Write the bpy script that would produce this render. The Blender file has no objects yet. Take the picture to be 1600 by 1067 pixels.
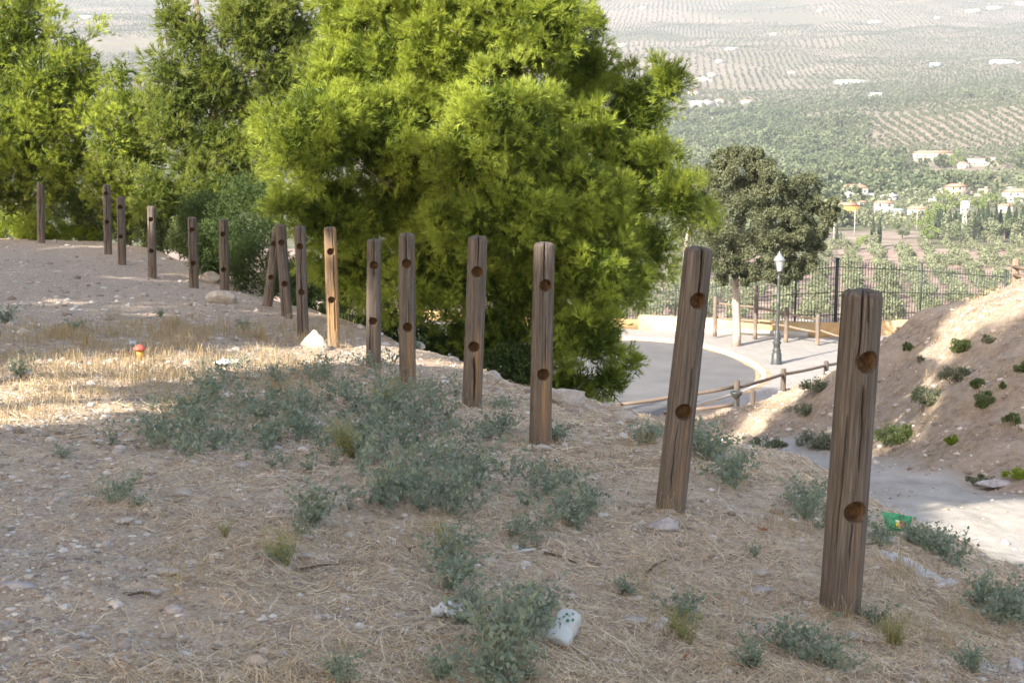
import bpy, math, random
import numpy as np
from mathutils import Vector, Matrix

# ------------------------------------------------------------------ camera, sky, sun, exposure
sc = bpy.context.scene
COL = sc.collection
FPX = 2222.0; YH = 190.0                     # focal length and horizon row, in pixels of the 1600 px photograph
PITCH = math.atan((533.5 - YH) / FPX)
cam = bpy.data.cameras.new("camera"); camo = bpy.data.objects.new("camera", cam); COL.objects.link(camo)
cam.sensor_width = 36; cam.lens = 36 * FPX / 1600 / 1.0
camo.location = (0, 0, 0); camo.rotation_euler = (math.pi / 2 - PITCH, 0, 0)
cam.clip_start = 0.1; cam.clip_end = 30000
cam.dof.use_dof = True; cam.dof.focus_distance = 8.5; cam.dof.aperture_fstop = 10.0
sc.camera = camo
SUN_EL = math.radians(31); SUN_AZ = math.radians(223)   # azimuth clockwise from +Y: behind the camera, to the left
SD = Vector((math.cos(SUN_EL) * math.sin(SUN_AZ), math.cos(SUN_EL) * math.cos(SUN_AZ), math.sin(SUN_EL)))
w = bpy.data.worlds.new("World"); sc.world = w; w.use_nodes = True
nt = w.node_tree; bg = nt.nodes["Background"]
sky = nt.nodes.new("ShaderNodeTexSky"); sky.sky_type = 'NISHITA'; sky.sun_disc = False
sky.sun_elevation = SUN_EL; sky.sun_rotation = SUN_AZ; sky.altitude = 600; sky.air_density = 1.0; sky.dust_density = 3.0; sky.ozone_density = 1.0
wm = nt.nodes.new("ShaderNodeMix"); wm.data_type = 'RGBA'; wm.blend_type = 'MULTIPLY'; wm.inputs[0].default_value = 1.0; wm.inputs[7].default_value = (1.15, 1.0, .86, 1)
nt.links.new(sky.outputs[0], wm.inputs[6]); nt.links.new(wm.outputs[2], bg.inputs[0]); bg.inputs[1].default_value = 0.15
sun = bpy.data.lights.new("sun", 'SUN'); sun.energy = 4.8; sun.angle = math.radians(0.6); sun.color = (1.0, 0.93, 0.82)
suno = bpy.data.objects.new("sun", sun); COL.objects.link(suno)
suno.rotation_euler = SD.to_track_quat('Z', 'Y').to_euler()
sc.view_settings.view_transform = 'Standard'; sc.view_settings.look = 'None'
sc.view_settings.gamma = 1.0; sc.view_settings.exposure = 1.8; sc.view_settings.use_curve_mapping = False
cy = sc.cycles
cy.use_denoising = True; cy.max_bounces = 7; cy.diffuse_bounces = 4; cy.transmission_bounces = 4; cy.volume_bounces = 1
cy.transparent_max_bounces = 4; cy.caustics_reflective = False; cy.caustics_refractive = False
cy.sample_clamp_indirect = 6.0

# ------------------------------------------------------------------ helpers
def ray(px, py):                              # direction with y = 1
    c, s = math.cos(PITCH), math.sin(PITCH)
    a = (px - 800) / FPX; b = (533.5 - py) / FPX
    d = np.array([a, c + b * s, -s + b * c])
    return d / d[1]
def P(px, py, Y):
    return ray(px, py) * Y
def rng(seed): return np.random.default_rng(seed)
def nrm(v): return v / np.maximum(np.linalg.norm(v, axis=-1, keepdims=True), 1e-9)
def _h(ix, iy, iz, seed):
    n = (ix.astype(np.int64) * 374761393 + iy.astype(np.int64) * 668265263 + iz.astype(np.int64) * 2147483647 + seed * 974634777) & 0xffffffff
    n = ((n ^ (n >> 13)) * 1274126177) & 0xffffffff
    n = (n ^ (n >> 16)) & 0xffffffff
    return n / 4294967295.0
def noise(x, y, z=None, seed=0):              # value noise, -1..1
    x = np.asarray(x, float); y = np.asarray(y, float)
    z = np.zeros_like(x + y) if z is None else np.asarray(z, float) + 0 * x
    x = x + 0 * z; y = y + 0 * z
    ix, iy, iz = np.floor(x), np.floor(y), np.floor(z)
    fx, fy, fz = x - ix, y - iy, z - iz
    fx, fy, fz = [f * f * (3 - 2 * f) for f in (fx, fy, fz)]
    r = 0
    for a in (0, 1):
        for b in (0, 1):
            for c in (0, 1):
                wt = (fx if a else 1 - fx) * (fy if b else 1 - fy) * (fz if c else 1 - fz)
                r = r + wt * _h(ix + a, iy + b, iz + c, seed)
    return r * 2 - 1
def fbm(x, y, z=None, o=4, seed=0, gain=.5):
    r = 0; a = 1; t = 0; f = 1
    for k in range(o):
        r = r + a * noise(np.asarray(x) * f, np.asarray(y) * f, None if z is None else np.asarray(z) * f, seed + k * 17); t += a; a *= gain; f *= 2.03
    return r / t
def sstep(a, b, x):
    t = np.clip((x - a) / (b - a), 0, 1); return t * t * (3 - 2 * t)

def mesh(name, V, F, mat=None, parent=None, attrs=None, smooth=False, mats=None, midx=None, link=True):
    """V (n,3); F: array (m,k) or list of such arrays"""
    V = np.asarray(V, np.float32).reshape(-1, 3)
    Fs = F if isinstance(F, list) else [F]
    Fs = [np.asarray(f, np.int32) for f in Fs if len(f)]
    me = bpy.data.meshes.new(name)
    nl = sum(f.size for f in Fs); nf = sum(len(f) for f in Fs)
    me.vertices.add(len(V)); me.vertices.foreach_set("co", V.ravel())
    me.loops.add(nl); me.loops.foreach_set("vertex_index", np.concatenate([f.ravel() for f in Fs]).astype(np.int32))
    me.polygons.add(nf)
    tot = np.concatenate([np.full(len(f), f.shape[1], np.int32) for f in Fs])
    st = np.concatenate([[0], np.cumsum(tot)[:-1]]).astype(np.int32)
    me.polygons.foreach_set("loop_start", st); me.polygons.foreach_set("loop_total", tot)
    if smooth: me.polygons.foreach_set("use_smooth", np.ones(nf, bool))
    if attrs:
        for k, a in attrs.items():
            at = me.attributes.new(k, 'FLOAT', 'POINT'); at.data.foreach_set("value", np.asarray(a, np.float32))
    for m in (mats or ([mat] if mat else [])): me.materials.append(m)
    if midx is not None: me.polygons.foreach_set("material_index", np.asarray(midx, np.int32))
    me.update(calc_edges=True)
    if not link: return me
    o = bpy.data.objects.new(name, me); COL.objects.link(o)
    if parent is not None: o.parent = parent
    return o
def objm(name, me, parent=None):
    o = bpy.data.objects.new(name, me); COL.objects.link(o)
    if parent is not None: o.parent = parent
    return o
def tag(o, label=None, cat=None, group=None, kind=None):
    if label: o['label'] = label
    if cat: o['category'] = cat
    if group: o['group'] = group
    if kind: o['kind'] = kind
    return o
def thing(name, label, cat, loc=(0, 0, 0), rz=0, group=None):
    o = bpy.data.objects.new(name, None); COL.objects.link(o); o.empty_display_size = .2
    o.location = tuple(float(v) for v in loc); o.rotation_euler = (0, 0, rz)
    return tag(o, label, cat, group)
def dup(root, loc, rz, label=None, scale=None):
    r = root.copy(); COL.objects.link(r); r.location = tuple(float(v) for v in loc); r.rotation_euler = (0, 0, rz)
    if scale is not None: r.scale = scale
    if label: r['label'] = label
    for ch in root.children:
        c = ch.copy(); COL.objects.link(c); c.parent = r
        for g in ch.children:
            d = g.copy(); COL.objects.link(d); d.parent = c
    return r

class MB:                                     # collects simple solids into one mesh
    def __init__(s): s.V = []; s.F4 = []; s.F3 = []; s.n = 0
    def add(s, V, F4=(), F3=()):
        V = np.asarray(V, float).reshape(-1, 3)
        if len(F4): s.F4.append(np.asarray(F4) + s.n)
        if len(F3): s.F3.append(np.asarray(F3) + s.n)
        s.V.append(V); s.n += len(V); return s
    def box(s, c, d, rz=0, taper=1.0):
        c = np.asarray(c, float); hx, hy, hz = [v / 2 for v in d]
        V = np.array([[x * (taper if z > 0 else 1), y * (taper if z > 0 else 1), z] for z in (-hz, hz) for x, y in ((-hx, -hy), (hx, -hy), (hx, hy), (-hx, hy))])
        R = np.array([[math.cos(rz), -math.sin(rz), 0], [math.sin(rz), math.cos(rz), 0], [0, 0, 1]])
        return s.add(V @ R.T + c, [[0, 3, 2, 1], [4, 5, 6, 7], [0, 1, 5, 4], [1, 2, 6, 5], [2, 3, 7, 6], [3, 0, 4, 7]])
    def tube(s, pts, rad, n=8, cap=True):
        pts = np.asarray(pts, float); rad = np.broadcast_to(np.asarray(rad, float), (len(pts),))
        T = nrm(np.gradient(pts, axis=0))
        up = np.array([0, 0, 1.]) if abs(T[0][2]) < .9 else np.array([1., 0, 0])
        A = nrm(np.cross(T, up)); B = np.cross(T, A)
        a = np.linspace(0, 2 * np.pi, n, endpoint=False)
        V = pts[:, None] + rad[:, None, None] * (A[:, None] * np.cos(a)[None, :, None] + B[:, None] * np.sin(a)[None, :, None])
        m = len(pts); i, j = np.meshgrid(np.arange(m - 1), np.arange(n), indexing='ij'); j2 = (j + 1) % n
        F = np.stack([i * n + j, i * n + j2, (i + 1) * n + j2, (i + 1) * n + j], -1).reshape(-1, 4)
        V = V.reshape(-1, 3); F3 = []
        if cap:
            V = np.vstack([V, pts[0], pts[-1]]); c0, c1 = len(V) - 2, len(V) - 1
            F3 = [[c0, (k + 1) % n, k] for k in range(n)] + [[c1, (m - 1) * n + k, (m - 1) * n + (k + 1) % n] for k in range(n)]
        return s.add(V, F, F3)
    def lathe(s, prof, n=16, c=(0, 0, 0)):
        prof = np.asarray(prof, float)
        pts = np.stack([0 * prof[:, 0], 0 * prof[:, 0], prof[:, 1]], 1)
        a = np.linspace(0, 2 * np.pi, n, endpoint=False)
        V = pts[:, None] + prof[:, 0][:, None, None] * np.stack([np.cos(a), np.sin(a), 0 * a], -1)[None]
        m = len(prof); i, j = np.meshgrid(np.arange(m - 1), np.arange(n), indexing='ij'); j2 = (j + 1) % n
        F = np.stack([i * n + j, i * n + j2, (i + 1) * n + j2, (i + 1) * n + j], -1).reshape(-1, 4)
        return s.add(V.reshape(-1, 3) + np.asarray(c, float), F)
    def build(s, name, mat, parent=None, smooth=False, link=True):
        F = []
        if s.F4: F.append(np.concatenate(s.F4))
        if s.F3: F.append(np.concatenate(s.F3))
        return mesh(name, np.concatenate(s.V), F, mat, parent, smooth=smooth, link=link)

# ------------------------------------------------------------------ materials
class NB:
    def __init__(s, name):
        s.m = bpy.data.materials.new(name); s.m.use_nodes = True; s.t = s.m.node_tree; s.t.nodes.clear()
        s.out = s.N("ShaderNodeOutputMaterial")
    def N(s, typ, ins=None, **kw):
        n = s.t.nodes.new(typ)
        for k, v in kw.items(): setattr(n, k, v)
        for k, v in (ins or {}).items(): s.S(n, k, v)
        return n
    def S(s, n, k, v):
        if hasattr(v, 'links') or isinstance(v, bpy.types.NodeSocket): s.t.links.new(v, n.inputs[k])
        else: n.inputs[k].default_value = v
    def co(s, kind='Object'): return s.N("ShaderNodeTexCoord").outputs[kind]
    def map(s, v, scale=(1, 1, 1), rot=(0, 0, 0)): return s.N("ShaderNodeMapping", {'Vector': v, 'Scale': scale, 'Rotation': rot}).outputs[0]
    def noise(s, v, scale, detail=5, rough=.55, dist=0): return s.N("ShaderNodeTexNoise", {'Vector': v, 'Scale': scale, 'Detail': detail, 'Roughness': rough, 'Distortion': dist}).outputs['Fac']
    def vor(s, v, scale, feature='F1', out='Distance', rnd=1.0): return s.N("ShaderNodeTexVoronoi", {'Vector': v, 'Scale': scale, 'Randomness': rnd}, feature=feature).outputs[out]
    def ramp(s, f, stops, interp='LINEAR'):
        n = s.N("ShaderNodeValToRGB", {'Fac': f}); cr = n.color_ramp; cr.interpolation = interp
        while len(cr.elements) < len(stops): cr.elements.new(.5)
        for e, (p, c) in zip(cr.elements, stops):
            e.position = p; e.color = (c, c, c, 1) if not hasattr(c, '__len__') else (*c, 1)
        return n.outputs[0]
    def mix(s, f, a, b, mode='MIX'):
        n = s.N("ShaderNodeMix", data_type='RGBA', blend_type=mode)
        s.S(n, 0, f); s.S(n, 6, a if not isinstance(a, tuple) else (*a, 1)); s.S(n, 7, b if not isinstance(b, tuple) else (*b, 1))
        return n.outputs[2]
    def math(s, op, a, b=0.0, clamp=False):
        n = s.N("ShaderNodeMath", operation=op, use_clamp=clamp); s.S(n, 0, a); s.S(n, 1, b); return n.outputs[0]
    def attr(s, name): return s.N("ShaderNodeAttribute", attribute_name=name).outputs['Fac']
    def bump(s, h, strength=.5, dist=.01, normal=None):
        n = s.N("ShaderNodeBump", {'Height': h, 'Strength': strength, 'Distance': dist})
        if normal is not None: s.S(n, 'Normal', normal)
        return n.outputs[0]
    def bsdf(s, color, rough=.8, normal=None, spec=.3, **kw):
        n = s.N("ShaderNodeBsdfPrincipled"); s.S(n, 'Base Color', color if not isinstance(color, tuple) else (*color, 1))
        s.S(n, 'Roughness', rough); s.S(n, 'Specular IOR Level', spec)
        if normal is not None: s.S(n, 'Normal', normal)
        for k, v in kw.items(): s.S(n, k, v)
        return n.outputs[0]
    def fin(s, sh): s.t.links.new(sh, s.out.inputs[0]); return s.m

def leaf_mat(name, c0, c1, trans=.35, rough=.6, spec=.25, tcol=None, big=0.0):
    b = NB(name); t = b.attr('tint')
    c = b.mix(t, c0, c1)
    v = b.noise(b.co('Object'), 1.3, 2)
    c = b.mix(b.math('MULTIPLY', v, .35), c, b.mix(.5, c, (c0[0] * .5, c0[1] * .55, c0[2] * .5)))
    d = b.bsdf(c, rough, spec=spec)
    tr = b.N("ShaderNodeBsdfTranslucent", {'Color': b.mix(.35, c, tcol or (min(1, c1[0] * 1.6), min(1, c1[1] * 1.5), c1[2] * .8))}).outputs[0]
    return b.fin(b.N("ShaderNodeMixShader", {0: trans, 1: d, 2: tr}).outputs[0])
def plain(name, col, rough=.8, var=.25, scale=6, spec=.3, metal=0, bump=.0, bscale=40):
    b = NB(name); o = b.co('Object'); f = b.noise(o, scale, 6)
    d = tuple(v * (1 - var) for v in col); e = tuple(min(1, v * (1 + var)) for v in col)
    c = b.ramp(f, [(.3, d), (.7, e)])
    n = b.bump(b.noise(o, bscale, 4), bump, .01) if bump else None
    return b.fin(b.bsdf(c, rough, n, spec, Metallic=metal))
# ------------------------------------------------------------------ terrain
def tps(pts):
    pts = np.asarray(pts, float); X = pts[:, :2]; z = pts[:, 2]; n = len(X)
    r2 = ((X[:, None] - X[None]) ** 2).sum(-1)
    K = .5 * r2 * np.log(r2 + 1e-9) + np.eye(n) * .02
    Q = np.hstack([np.ones((n, 1)), X]); A = np.block([[K, Q], [Q.T, np.zeros((3, 3))]])
    s = np.linalg.solve(A, np.concatenate([z, np.zeros(3)]))
    def f(x, y):
        sh = np.shape(x); q = np.stack([np.ravel(x), np.ravel(y)], -1).astype(float); out = np.empty(len(q))
        for i in range(0, len(q), 20000):
            qq = q[i:i + 20000]; r = ((qq[:, None] - X[None]) ** 2).sum(-1)
            out[i:i + 20000] = (.5 * r * np.log(r + 1e-9)) @ s[:n] + s[n] + qq @ s[n + 1:]
        return out.reshape(sh)
    return f
# posts: base px, base py, top px, top py, top width px, depth, holes [(px, py)]
POSTS = [
 (1311, 968, 1348, 456, 62, 5.65, [(1351, 562), (1331, 793)]),
 (1047, 801, 1092, 389, 45, 7.0, [(1089.5, 468), (1066.5, 640)]),
 (844, 697, 850.5, 381, 33, 9.1, [(852.5, 445), (849, 583)]),
 (737, 634, 747, 371, 29.5, 10.9, [(746, 424), (740.5, 540)]),
 (637, 602, 635.5, 366, 25, 12.3, [(636, 411), (638, 510)]),
 (583.5, 576, 584.5, 375, 22, 13.5, [(585.5, 414), (584, 501)]),
 (522, 543, 515.5, 356, 19, 15.0, [(518, 393), (519, 468)]),
 (474, 531, 468.5, 354, 17, 16.2, [(469.5, 385), (472, 456)]),
 (449, 500, 438, 352, 16.5, 18.3, [(441, 379), (446, 443)]),
 (417, 481, 434, 356, 15, 19.8, [(428, 381), (425, 433)]),
 (351, 457, 349, 343, 14, 22.5, [(350, 366), (351, 421)]),
 (303.5, 454, 300, 340, 14, 22.9, [(302, 359), (304, 411)]),
 (238, 435, 236.5, 323, 13, 24.2, [(237.5, 343), (238, 392)]),
 (191, 416, 188.5, 308, 12.5, 26.0, [(189.5, 324), (190, 370)]),
 (169, 400, 166.5, 289, 11.5, 28.0, [(167, 303), (169, 347)]),
 (64.5, 381, 63, 288, 11.5, 31.0, []),
]
CREST = [(9, -16), (5.6, -4), (3.6, 3.0), (2.45, 6.0), (2.15, 7.4), (1.65, 9.6), (1.0, 11.3), (.55, 12.6), (-.45, 15.0), (-2.2, 19.0), (-4.2, 23), (-6.2, 27.6), (-8.9, 32.5), (-13, 36.5), (-22, 40), (-45, 44)]
pp = [(*P(a[0], a[1] - 2, a[5])[:2], P(a[0], a[1] - 2, a[5])[2]) for a in POSTS]
pp += [tuple(P(*q)) for q in [(1400, 812, 7.5), (1600, 925, 6.35), (1160, 693, 9.6), (960, 643, 11.3), (870, 612, 12.5), (700, 562, 14.8), (530, 502, 18.8), (380, 457, 22.8), (300, 412, 27.3), (200, 381, 32), (0, 373, 35.5)]]
pp += [(0, 0, -1.58), (-3, 2, -1.58), (3, 2, -1.7), (0, 4, -1.68), (-4, 6, -1.68), (-8, 8, -1.78), (-12, 20, -2.2), (-20, 30, -2.6), (-20, 5, -1.6), (-10, -8, -1.5), (0, -12, -1.5), (5, -8, -1.6), (-30, -20, -1.3), (-5, 13, -2.0), (-7, 22, -2.42)]
Hp = tps(pp)
lp = [tuple(P(*q)) for q in [(1600, 950, 10), (1600, 870, 13), (1500, 800, 15.2), (1400, 770, 17.5), (1300, 740, 20.5), (1180, 703, 25), (1600, 755, 17.8), (1500, 748, 18.8), (1400, 730, 21), (1300, 712, 24), (1200, 690, 27),
    (1600, 460, 27), (1500, 487, 28.5), (1400, 521, 30), (1310, 577, 32), (1230, 627, 34.8), (1150, 668, 36), (1000, 655, 36), (1500, 610, 23.2), (1400, 633, 25.6), (1300, 655, 28.2), (1600, 600, 21.9), (1223, 622, 42), (1300, 590, 42), (1080, 690, 30)]]
lp += [(x, y, -8.88 if y < 45 else -9.15) for x in (-14, -4, 4, 12) for y in (43.5, 52, 64)] + [(-4, 42.3, -8.75), (2, 42.3, -8.75), (6, 42, -8.72), (13, 43, -8.8), (18, 52, -9.1), (18, 40, -7.6), (20, 64, -9.4), (30, 55, -9.5), (30, 40, -7.5), (14, 28, -2.9), (18, 20, -3.4), (13, 12, -3.4), (10, 4, -2.8), (6, 6, -2.9), (8, -8, -2.4), (25, 5, -3.2), (30, 25, -3.0),
    (1.5, 17, -5.0), (2.5, 13, -3.9), (0, 22, -6.2), (2, 28, -7.0), (-4, 30, -7.2), (-8, 38, -8.6), (-16, 44, -9.0), (-25, 50, -9.6), (-40, 60, -11), (40, 64, -11), (4, 36, -7.9), (7.0, 38.5, -8.0)]
Hl = tps(lp)
def edge_s(x, y):
    q = np.stack([np.ravel(x), np.ravel(y)], -1); best = np.full(len(q), 1e9); sg = np.zeros(len(q))
    C = np.array(CREST, float)
    for a, b in zip(C[:-1], C[1:]):
        d = b - a; t = np.clip(((q - a) @ d) / (d @ d), 0, 1); r = q - (a + t[:, None] * d)
        dist = np.hypot(r[:, 0], r[:, 1]); cr = d[0] * (q[:, 1] - a[1]) - d[1] * (q[:, 0] - a[0])
        m = dist < best; best[m] = dist[m]; sg[m] = np.where(cr[m] < 0, 1, -1)
    return (best * sg).reshape(np.shape(x))
def track_w(x, y):                            # 1 on the dirt track
    C = np.array([(7.2, 7), (5.3, 12.5), (4.6, 16), (4.55, 19), (4.6, 23), (4.2, 26), (3.2, 29), (0.8, 33), (-3, 37)], float)
    W = np.array([2.6, 2.2, 1.6, 1.4, 1.2, 1.1, 1.1, 1.2, 1.6])
    q = np.stack([np.ravel(x), np.ravel(y)], -1); best = np.full(len(q), 1e9)
    for k, (a, b) in enumerate(zip(C[:-1], C[1:])):
        d = b - a; t = np.clip(((q - a) @ d) / (d @ d), 0, 1); r = q - (a + t[:, None] * d)
        best = np.minimum(best, np.hypot(r[:, 0], r[:, 1]) - (W[k] + t * (W[k + 1] - W[k])))
    return (1 - sstep(-.35, .35, best + .25 * noise(q[:, 0] * 1.2, q[:, 1] * 1.2, seed=5))).reshape(np.shape(x))
def H(x, y, micro=True):
    x = np.asarray(x, float); y = np.asarray(y, float)
    s = edge_s(x, y) + .22 * noise(x * 1.1, y * 1.1, seed=3) + .10 * noise(x * 3.3, y * 3.3, seed=4)
    wd = .28; a = Hp(x, y) - .66 * wd * np.logaddexp(0, (s - .25) / wd)
    b = Hl(x, y); k = .35
    m = np.maximum(a, b); z = m + k * np.log(np.exp((a - m) / k) + np.exp((b - m) / k))
    if micro:
        wt = track_w(x, y)
        road = sstep(43.45, 43.9, y) * (1 - sstep(63, 66, y))
        A = (1 - .75 * wt) * (1 - road)
        z = z + A * (.05 * fbm(x * .9, y * .9, o=3, seed=11) + .035 * fbm(x * 4, y * 4, o=4, seed=12) + .010 * fbm(x * 20, y * 20, o=3, seed=13))
        z = z + (1 - road) * sstep(.3, 2.0, s) * (1 - wt) * .24 * fbm(x * .8, y * .8, o=4, seed=21) - sstep(.8, 2.5, s) * (1 - wt) * .10 * (1 - np.abs(noise(x * 1.3 + y * .5, y * .45 - x * .3, seed=23))) ** 4 + sstep(.6, 2, s) * (1 - wt) * .05 * fbm(x * 5, y * 5, o=3, seed=22)
        z = z - .05 * wt * (np.abs(noise(x * 1.9, y * .22, seed=31))) + wt * .015 * fbm(x * 7, y * 7, o=3, seed=32)
        z = z * (1 - road) + road * np.minimum(z, -9.08)
        z = z - sstep(64, 72, y) * 6 * np.clip((y - 64) / 8, 0, 1)
    return z
def hit(px, py, y0=2.0, y1=45.0, n=3000):
    Y = np.linspace(y0, y1, n); d = ray(px, py); z = H(Y * d[0], Y, True)
    k = np.argmax(d[2] * Y < z)
    return np.array([Y[k] * d[0], Y[k], z[k]])
def Hs(x, y): return float(H(np.array([x]), np.array([y]))[0])

def axis(lo, hi, d0, d1, spacing, g, end0, end1):
    a = [lo];  # geometric left
    core = np.arange(d0, d1 + 1e-6, spacing)
    L = []; v = d0; s = spacing
    while v > end0: s *= g; v -= s; L.append(v)
    Rr = []; v = core[-1]; s = spacing
    while v < end1: s *= g; v += s; Rr.append(v)
    return np.concatenate([L[::-1], core, Rr])
xs = axis(0, 0, -4.2, 4.2, .026, 1.028, -60, 60)
ys = np.concatenate([axis(0, 0, 3.6, 13.5, .03, 1.03, -40, 3.6)[:-1] if False else axis(0, 0, 3.6, 13.5, .03, 1.012, -40, 72)])
ys = ys[ys < 76]
# thin out rows behind the camera
back = ys[ys < 3.0][::6]; ys = np.concatenate([back, ys[ys >= 3.0]])
X, Yg = np.meshgrid(xs, ys)
Z = H(X, Yg)
nx, ny = len(xs), len(ys)
ii, jj = np.meshgrid(np.arange(ny - 1), np.arange(nx - 1), indexing='ij')
F = np.stack([ii * nx + jj, ii * nx + jj + 1, (ii + 1) * nx + jj + 1, (ii + 1) * nx + jj], -1).reshape(-1, 4)
S_ = edge_s(X, Yg)
grav = np.clip(sstep(9, 15, Yg + 1.2 * fbm(X * .5, Yg * .5, o=3, seed=41)) * (1 - sstep(-1.5, .5, S_)) + .5 * (1 - sstep(-2.6, -.3, X + .4 * fbm(X, Yg, o=3, seed=42))) * (1 - sstep(6.0, 7.5, Yg)), 0, 1)
bank = sstep(.6, 2.2, S_)
b = NB("dry_ground"); o = b.co('Object')
n1 = b.noise(o, 1.1, 5); n2 = b.noise(o, 7, 6, .65); n3 = b.noise(o, 45, 5, .7); n4 = b.noise(o, 160, 3, .7)
soil = b.ramp(n2, [(.30, (.19, .125, .075)), (.5, (.43, .315, .21)), (.70, (.62, .485, .345))])
soil = b.mix(b.ramp(n3, [(.42, 0), (.6, .75)]), soil, (.60, .48, .35))
peb = b.vor(o, 55); pebm = b.ramp(peb, [(.28, 1), (.42, 0)])
pebc = b.ramp(b.vor(o, 55, out='Color'), [(.1, (.34, .29, .26)), (.5, (.56, .50, .45)), (.9, (.72, .67, .61))])
gr = b.attr('grav')
soil = b.mix(b.math('MULTIPLY', gr, .7), soil, b.ramp(n3, [(.32, (.22, .155, .11)), (.52, (.45, .35, .27)), (.72, (.64, .53, .43))]))
soil = b.mix(b.math('MULTIPLY', pebm, b.math('ADD', b.math('MULTIPLY', gr, .55), .3)), soil, pebc)
bk = b.ramp(n2, [(.3, (.17, .125, .09)), (.5, (.31, .24, .175)), (.7, (.43, .35, .265))])
bk = b.mix(b.ramp(n1, [(.4, 0), (.65, .55)]), bk, (.44, .36, .28))
soil = b.mix(b.attr('bank'), soil, bk)
tr = b.ramp(b.noise(b.map(o, (1, .35, 1)), 1.7, 8, .68), [(.32, (.31, .275, .235)), (.5, (.43, .395, .35)), (.66, (.51, .475, .43))])
tr = b.mix(b.ramp(n3, [(.5, 0), (.75, .35)]), tr, (.30, .26, .22))
soil = b.mix(b.attr('track'), soil, tr)
hgt = b.math('ADD', b.math('MULTIPLY', n3, .6), b.math('ADD', b.math('MULTIPLY', n4, .25), b.math('MULTIPLY', pebm, .5)))
M_ground = b.fin(b.bsdf(soil, .95, b.bump(hgt, .8, .02), .15))
g = mesh("ground", np.stack([X, Yg, Z], -1), F, M_ground, attrs={'grav': grav.ravel(), 'bank': bank.ravel(), 'track': track_w(X, Yg).ravel()}, smooth=True)
tag(g, kind='structure')

# ------------------------------------------------------------------ far land: image row of the ground for a column and a depth
FY = np.array([66, 75, 100, 150, 230, 300, 400, 500, 650, 800, 1000, 1250, 1500, 1800, 2300, 2800, 3500, 4500, 6000, 8000.])
near = [190 + 2222 * q / yy for q, yy in zip([13.5, 17, 24, 31, 39, 40, 40, 40, 40, 40], FY[:10])]
FC = np.array([-1500, 0, 800, 1100, 1350, 1600, 3000.])
far = np.array([
 [279, 235, 190, 150, 110, 72, 35, 0, -40, -60],
 [279, 235, 190, 150, 112, 75, 38, 0, -40, -60],
 [279, 243, 208, 176, 142, 104, 62, 20, -40, -60],
 [276, 243, 206, 178, 146, 104, 62, 20, -40, -60],
 [268, 238, 190, 164, 138, 98, 56, 18, -40, -60],
 [262, 228, 166, 152, 128, 96, 58, 16, -40, -60],
 [262, 228, 166, 152, 128, 96, 58, 16, -40, -60.]])
TB = np.concatenate([np.tile(near, (len(FC), 1)), far], 1)
def frow(u, Y):
    px = 800 + np.asarray(u) * FPX; L = np.log(np.asarray(Y, float)); lf = np.log(FY)
    r = [np.interp(L, lf, TB[k]) for k in range(len(FC))]
    out = np.zeros(np.broadcast(px, L).shape); px = px + 0 * out
    k = np.clip(np.searchsorted(FC, px) - 1, 0, len(FC) - 2); t = np.clip((px - FC[k]) / (FC[k + 1] - FC[k]), 0, 1); t = t * t * (3 - 2 * t)
    R_ = np.stack([q + 0 * out for q in r])
    a = np.take_along_axis(R_, k[None], 0)[0]; c = np.take_along_axis(R_, (k + 1)[None], 0)[0]
    v = a * (1 - t) + c * t
    Y = np.asarray(Y, float)
    return v + sstep(1500, 3000, Y) * 17 * fbm(px / 230., L * 8, o=3, seed=61) + sstep(900, 1500, Y) * 4 * fbm(px / 90., L * 12, o=2, seed=62)
def fz(u, Y): return -(frow(u, Y) - YH) / FPX * Y
def fhit(px, py, y0=100., y1=7900.):
    Y = np.exp(np.linspace(math.log(y0), math.log(y1), 4000)); u = (px - 800) / FPX
    r = frow(np.full(len(Y), u), Y); 
    ok = np.where((r <= py) & (Y > 240))[0]
    k = ok[0] if len(ok) else len(Y) - 1
    return np.array([u * Y[k], Y[k], -(r[k] - YH) / FPX * Y[k]])
us = np.concatenate([np.linspace(-1.6, -.5, 60)[:-1], np.linspace(-.5, .6, 620), np.linspace(.6, 1.8, 60)[1:]])
Ls = np.concatenate([np.exp(np.linspace(math.log(66), math.log(230), 40))[:-1], np.exp(np.linspace(math.log(230), math.log(7900), 560))])
U, LY = np.meshgrid(us, Ls)
FZ = fz(U, LY); FX = U * LY
# parcels
rp = rng(77); seeds = np.stack([rp.uniform(-2600, 2600, 800), rp.uniform(900, 7900, 800)], 1)
pk = rp.random(800); pang = rp.uniform(0, np.pi, 800); pang[rp.random(800) < .5] = 1.45; psp = rp.uniform(9, 13, 800); pcol = rp.random(800)
def parcel(x, y):
    xx = x + 60 * noise(x / 160., y / 160., seed=71); yy = y + 60 * noise(x / 160., y / 160., seed=72)
    out = np.empty(x.size, int); q = np.stack([xx.ravel(), yy.ravel() * 1.0], -1)
    for i in range(0, len(q), 20000):
        out[i:i + 20000] = ((q[i:i + 20000, None] - seeds[None]) ** 2).sum(-1).argmin(1)
    return out.reshape(np.shape(x))
PR = parcel(FX, LY)
fpx = 800 + U * FPX; frw = frow(U, LY)
def zone_field(px, Y):                       # the bare tan field in the village, px 1300..1440
    return (px > 1296) & (px < 1436) & (Y > 455) & (Y < 528)
zf = zone_field(fpx, LY)
bare = np.where(LY > 1200, .25 + .75 * pcol[PR], .15)
CLR = rng(5).random(800) < .22; bare = np.where((LY < 1950) & (LY > 1150) & (fpx < 1330), np.where(CLR[PR], .8, .12), bare); bare = np.where(zf, 1.0, bare)
hillm = (fpx > 1290) & (LY > 1090) & (LY < 1620); bare = np.where(hillm, .85, bare)
grove = (LY < 455) & (LY > 200)
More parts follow.
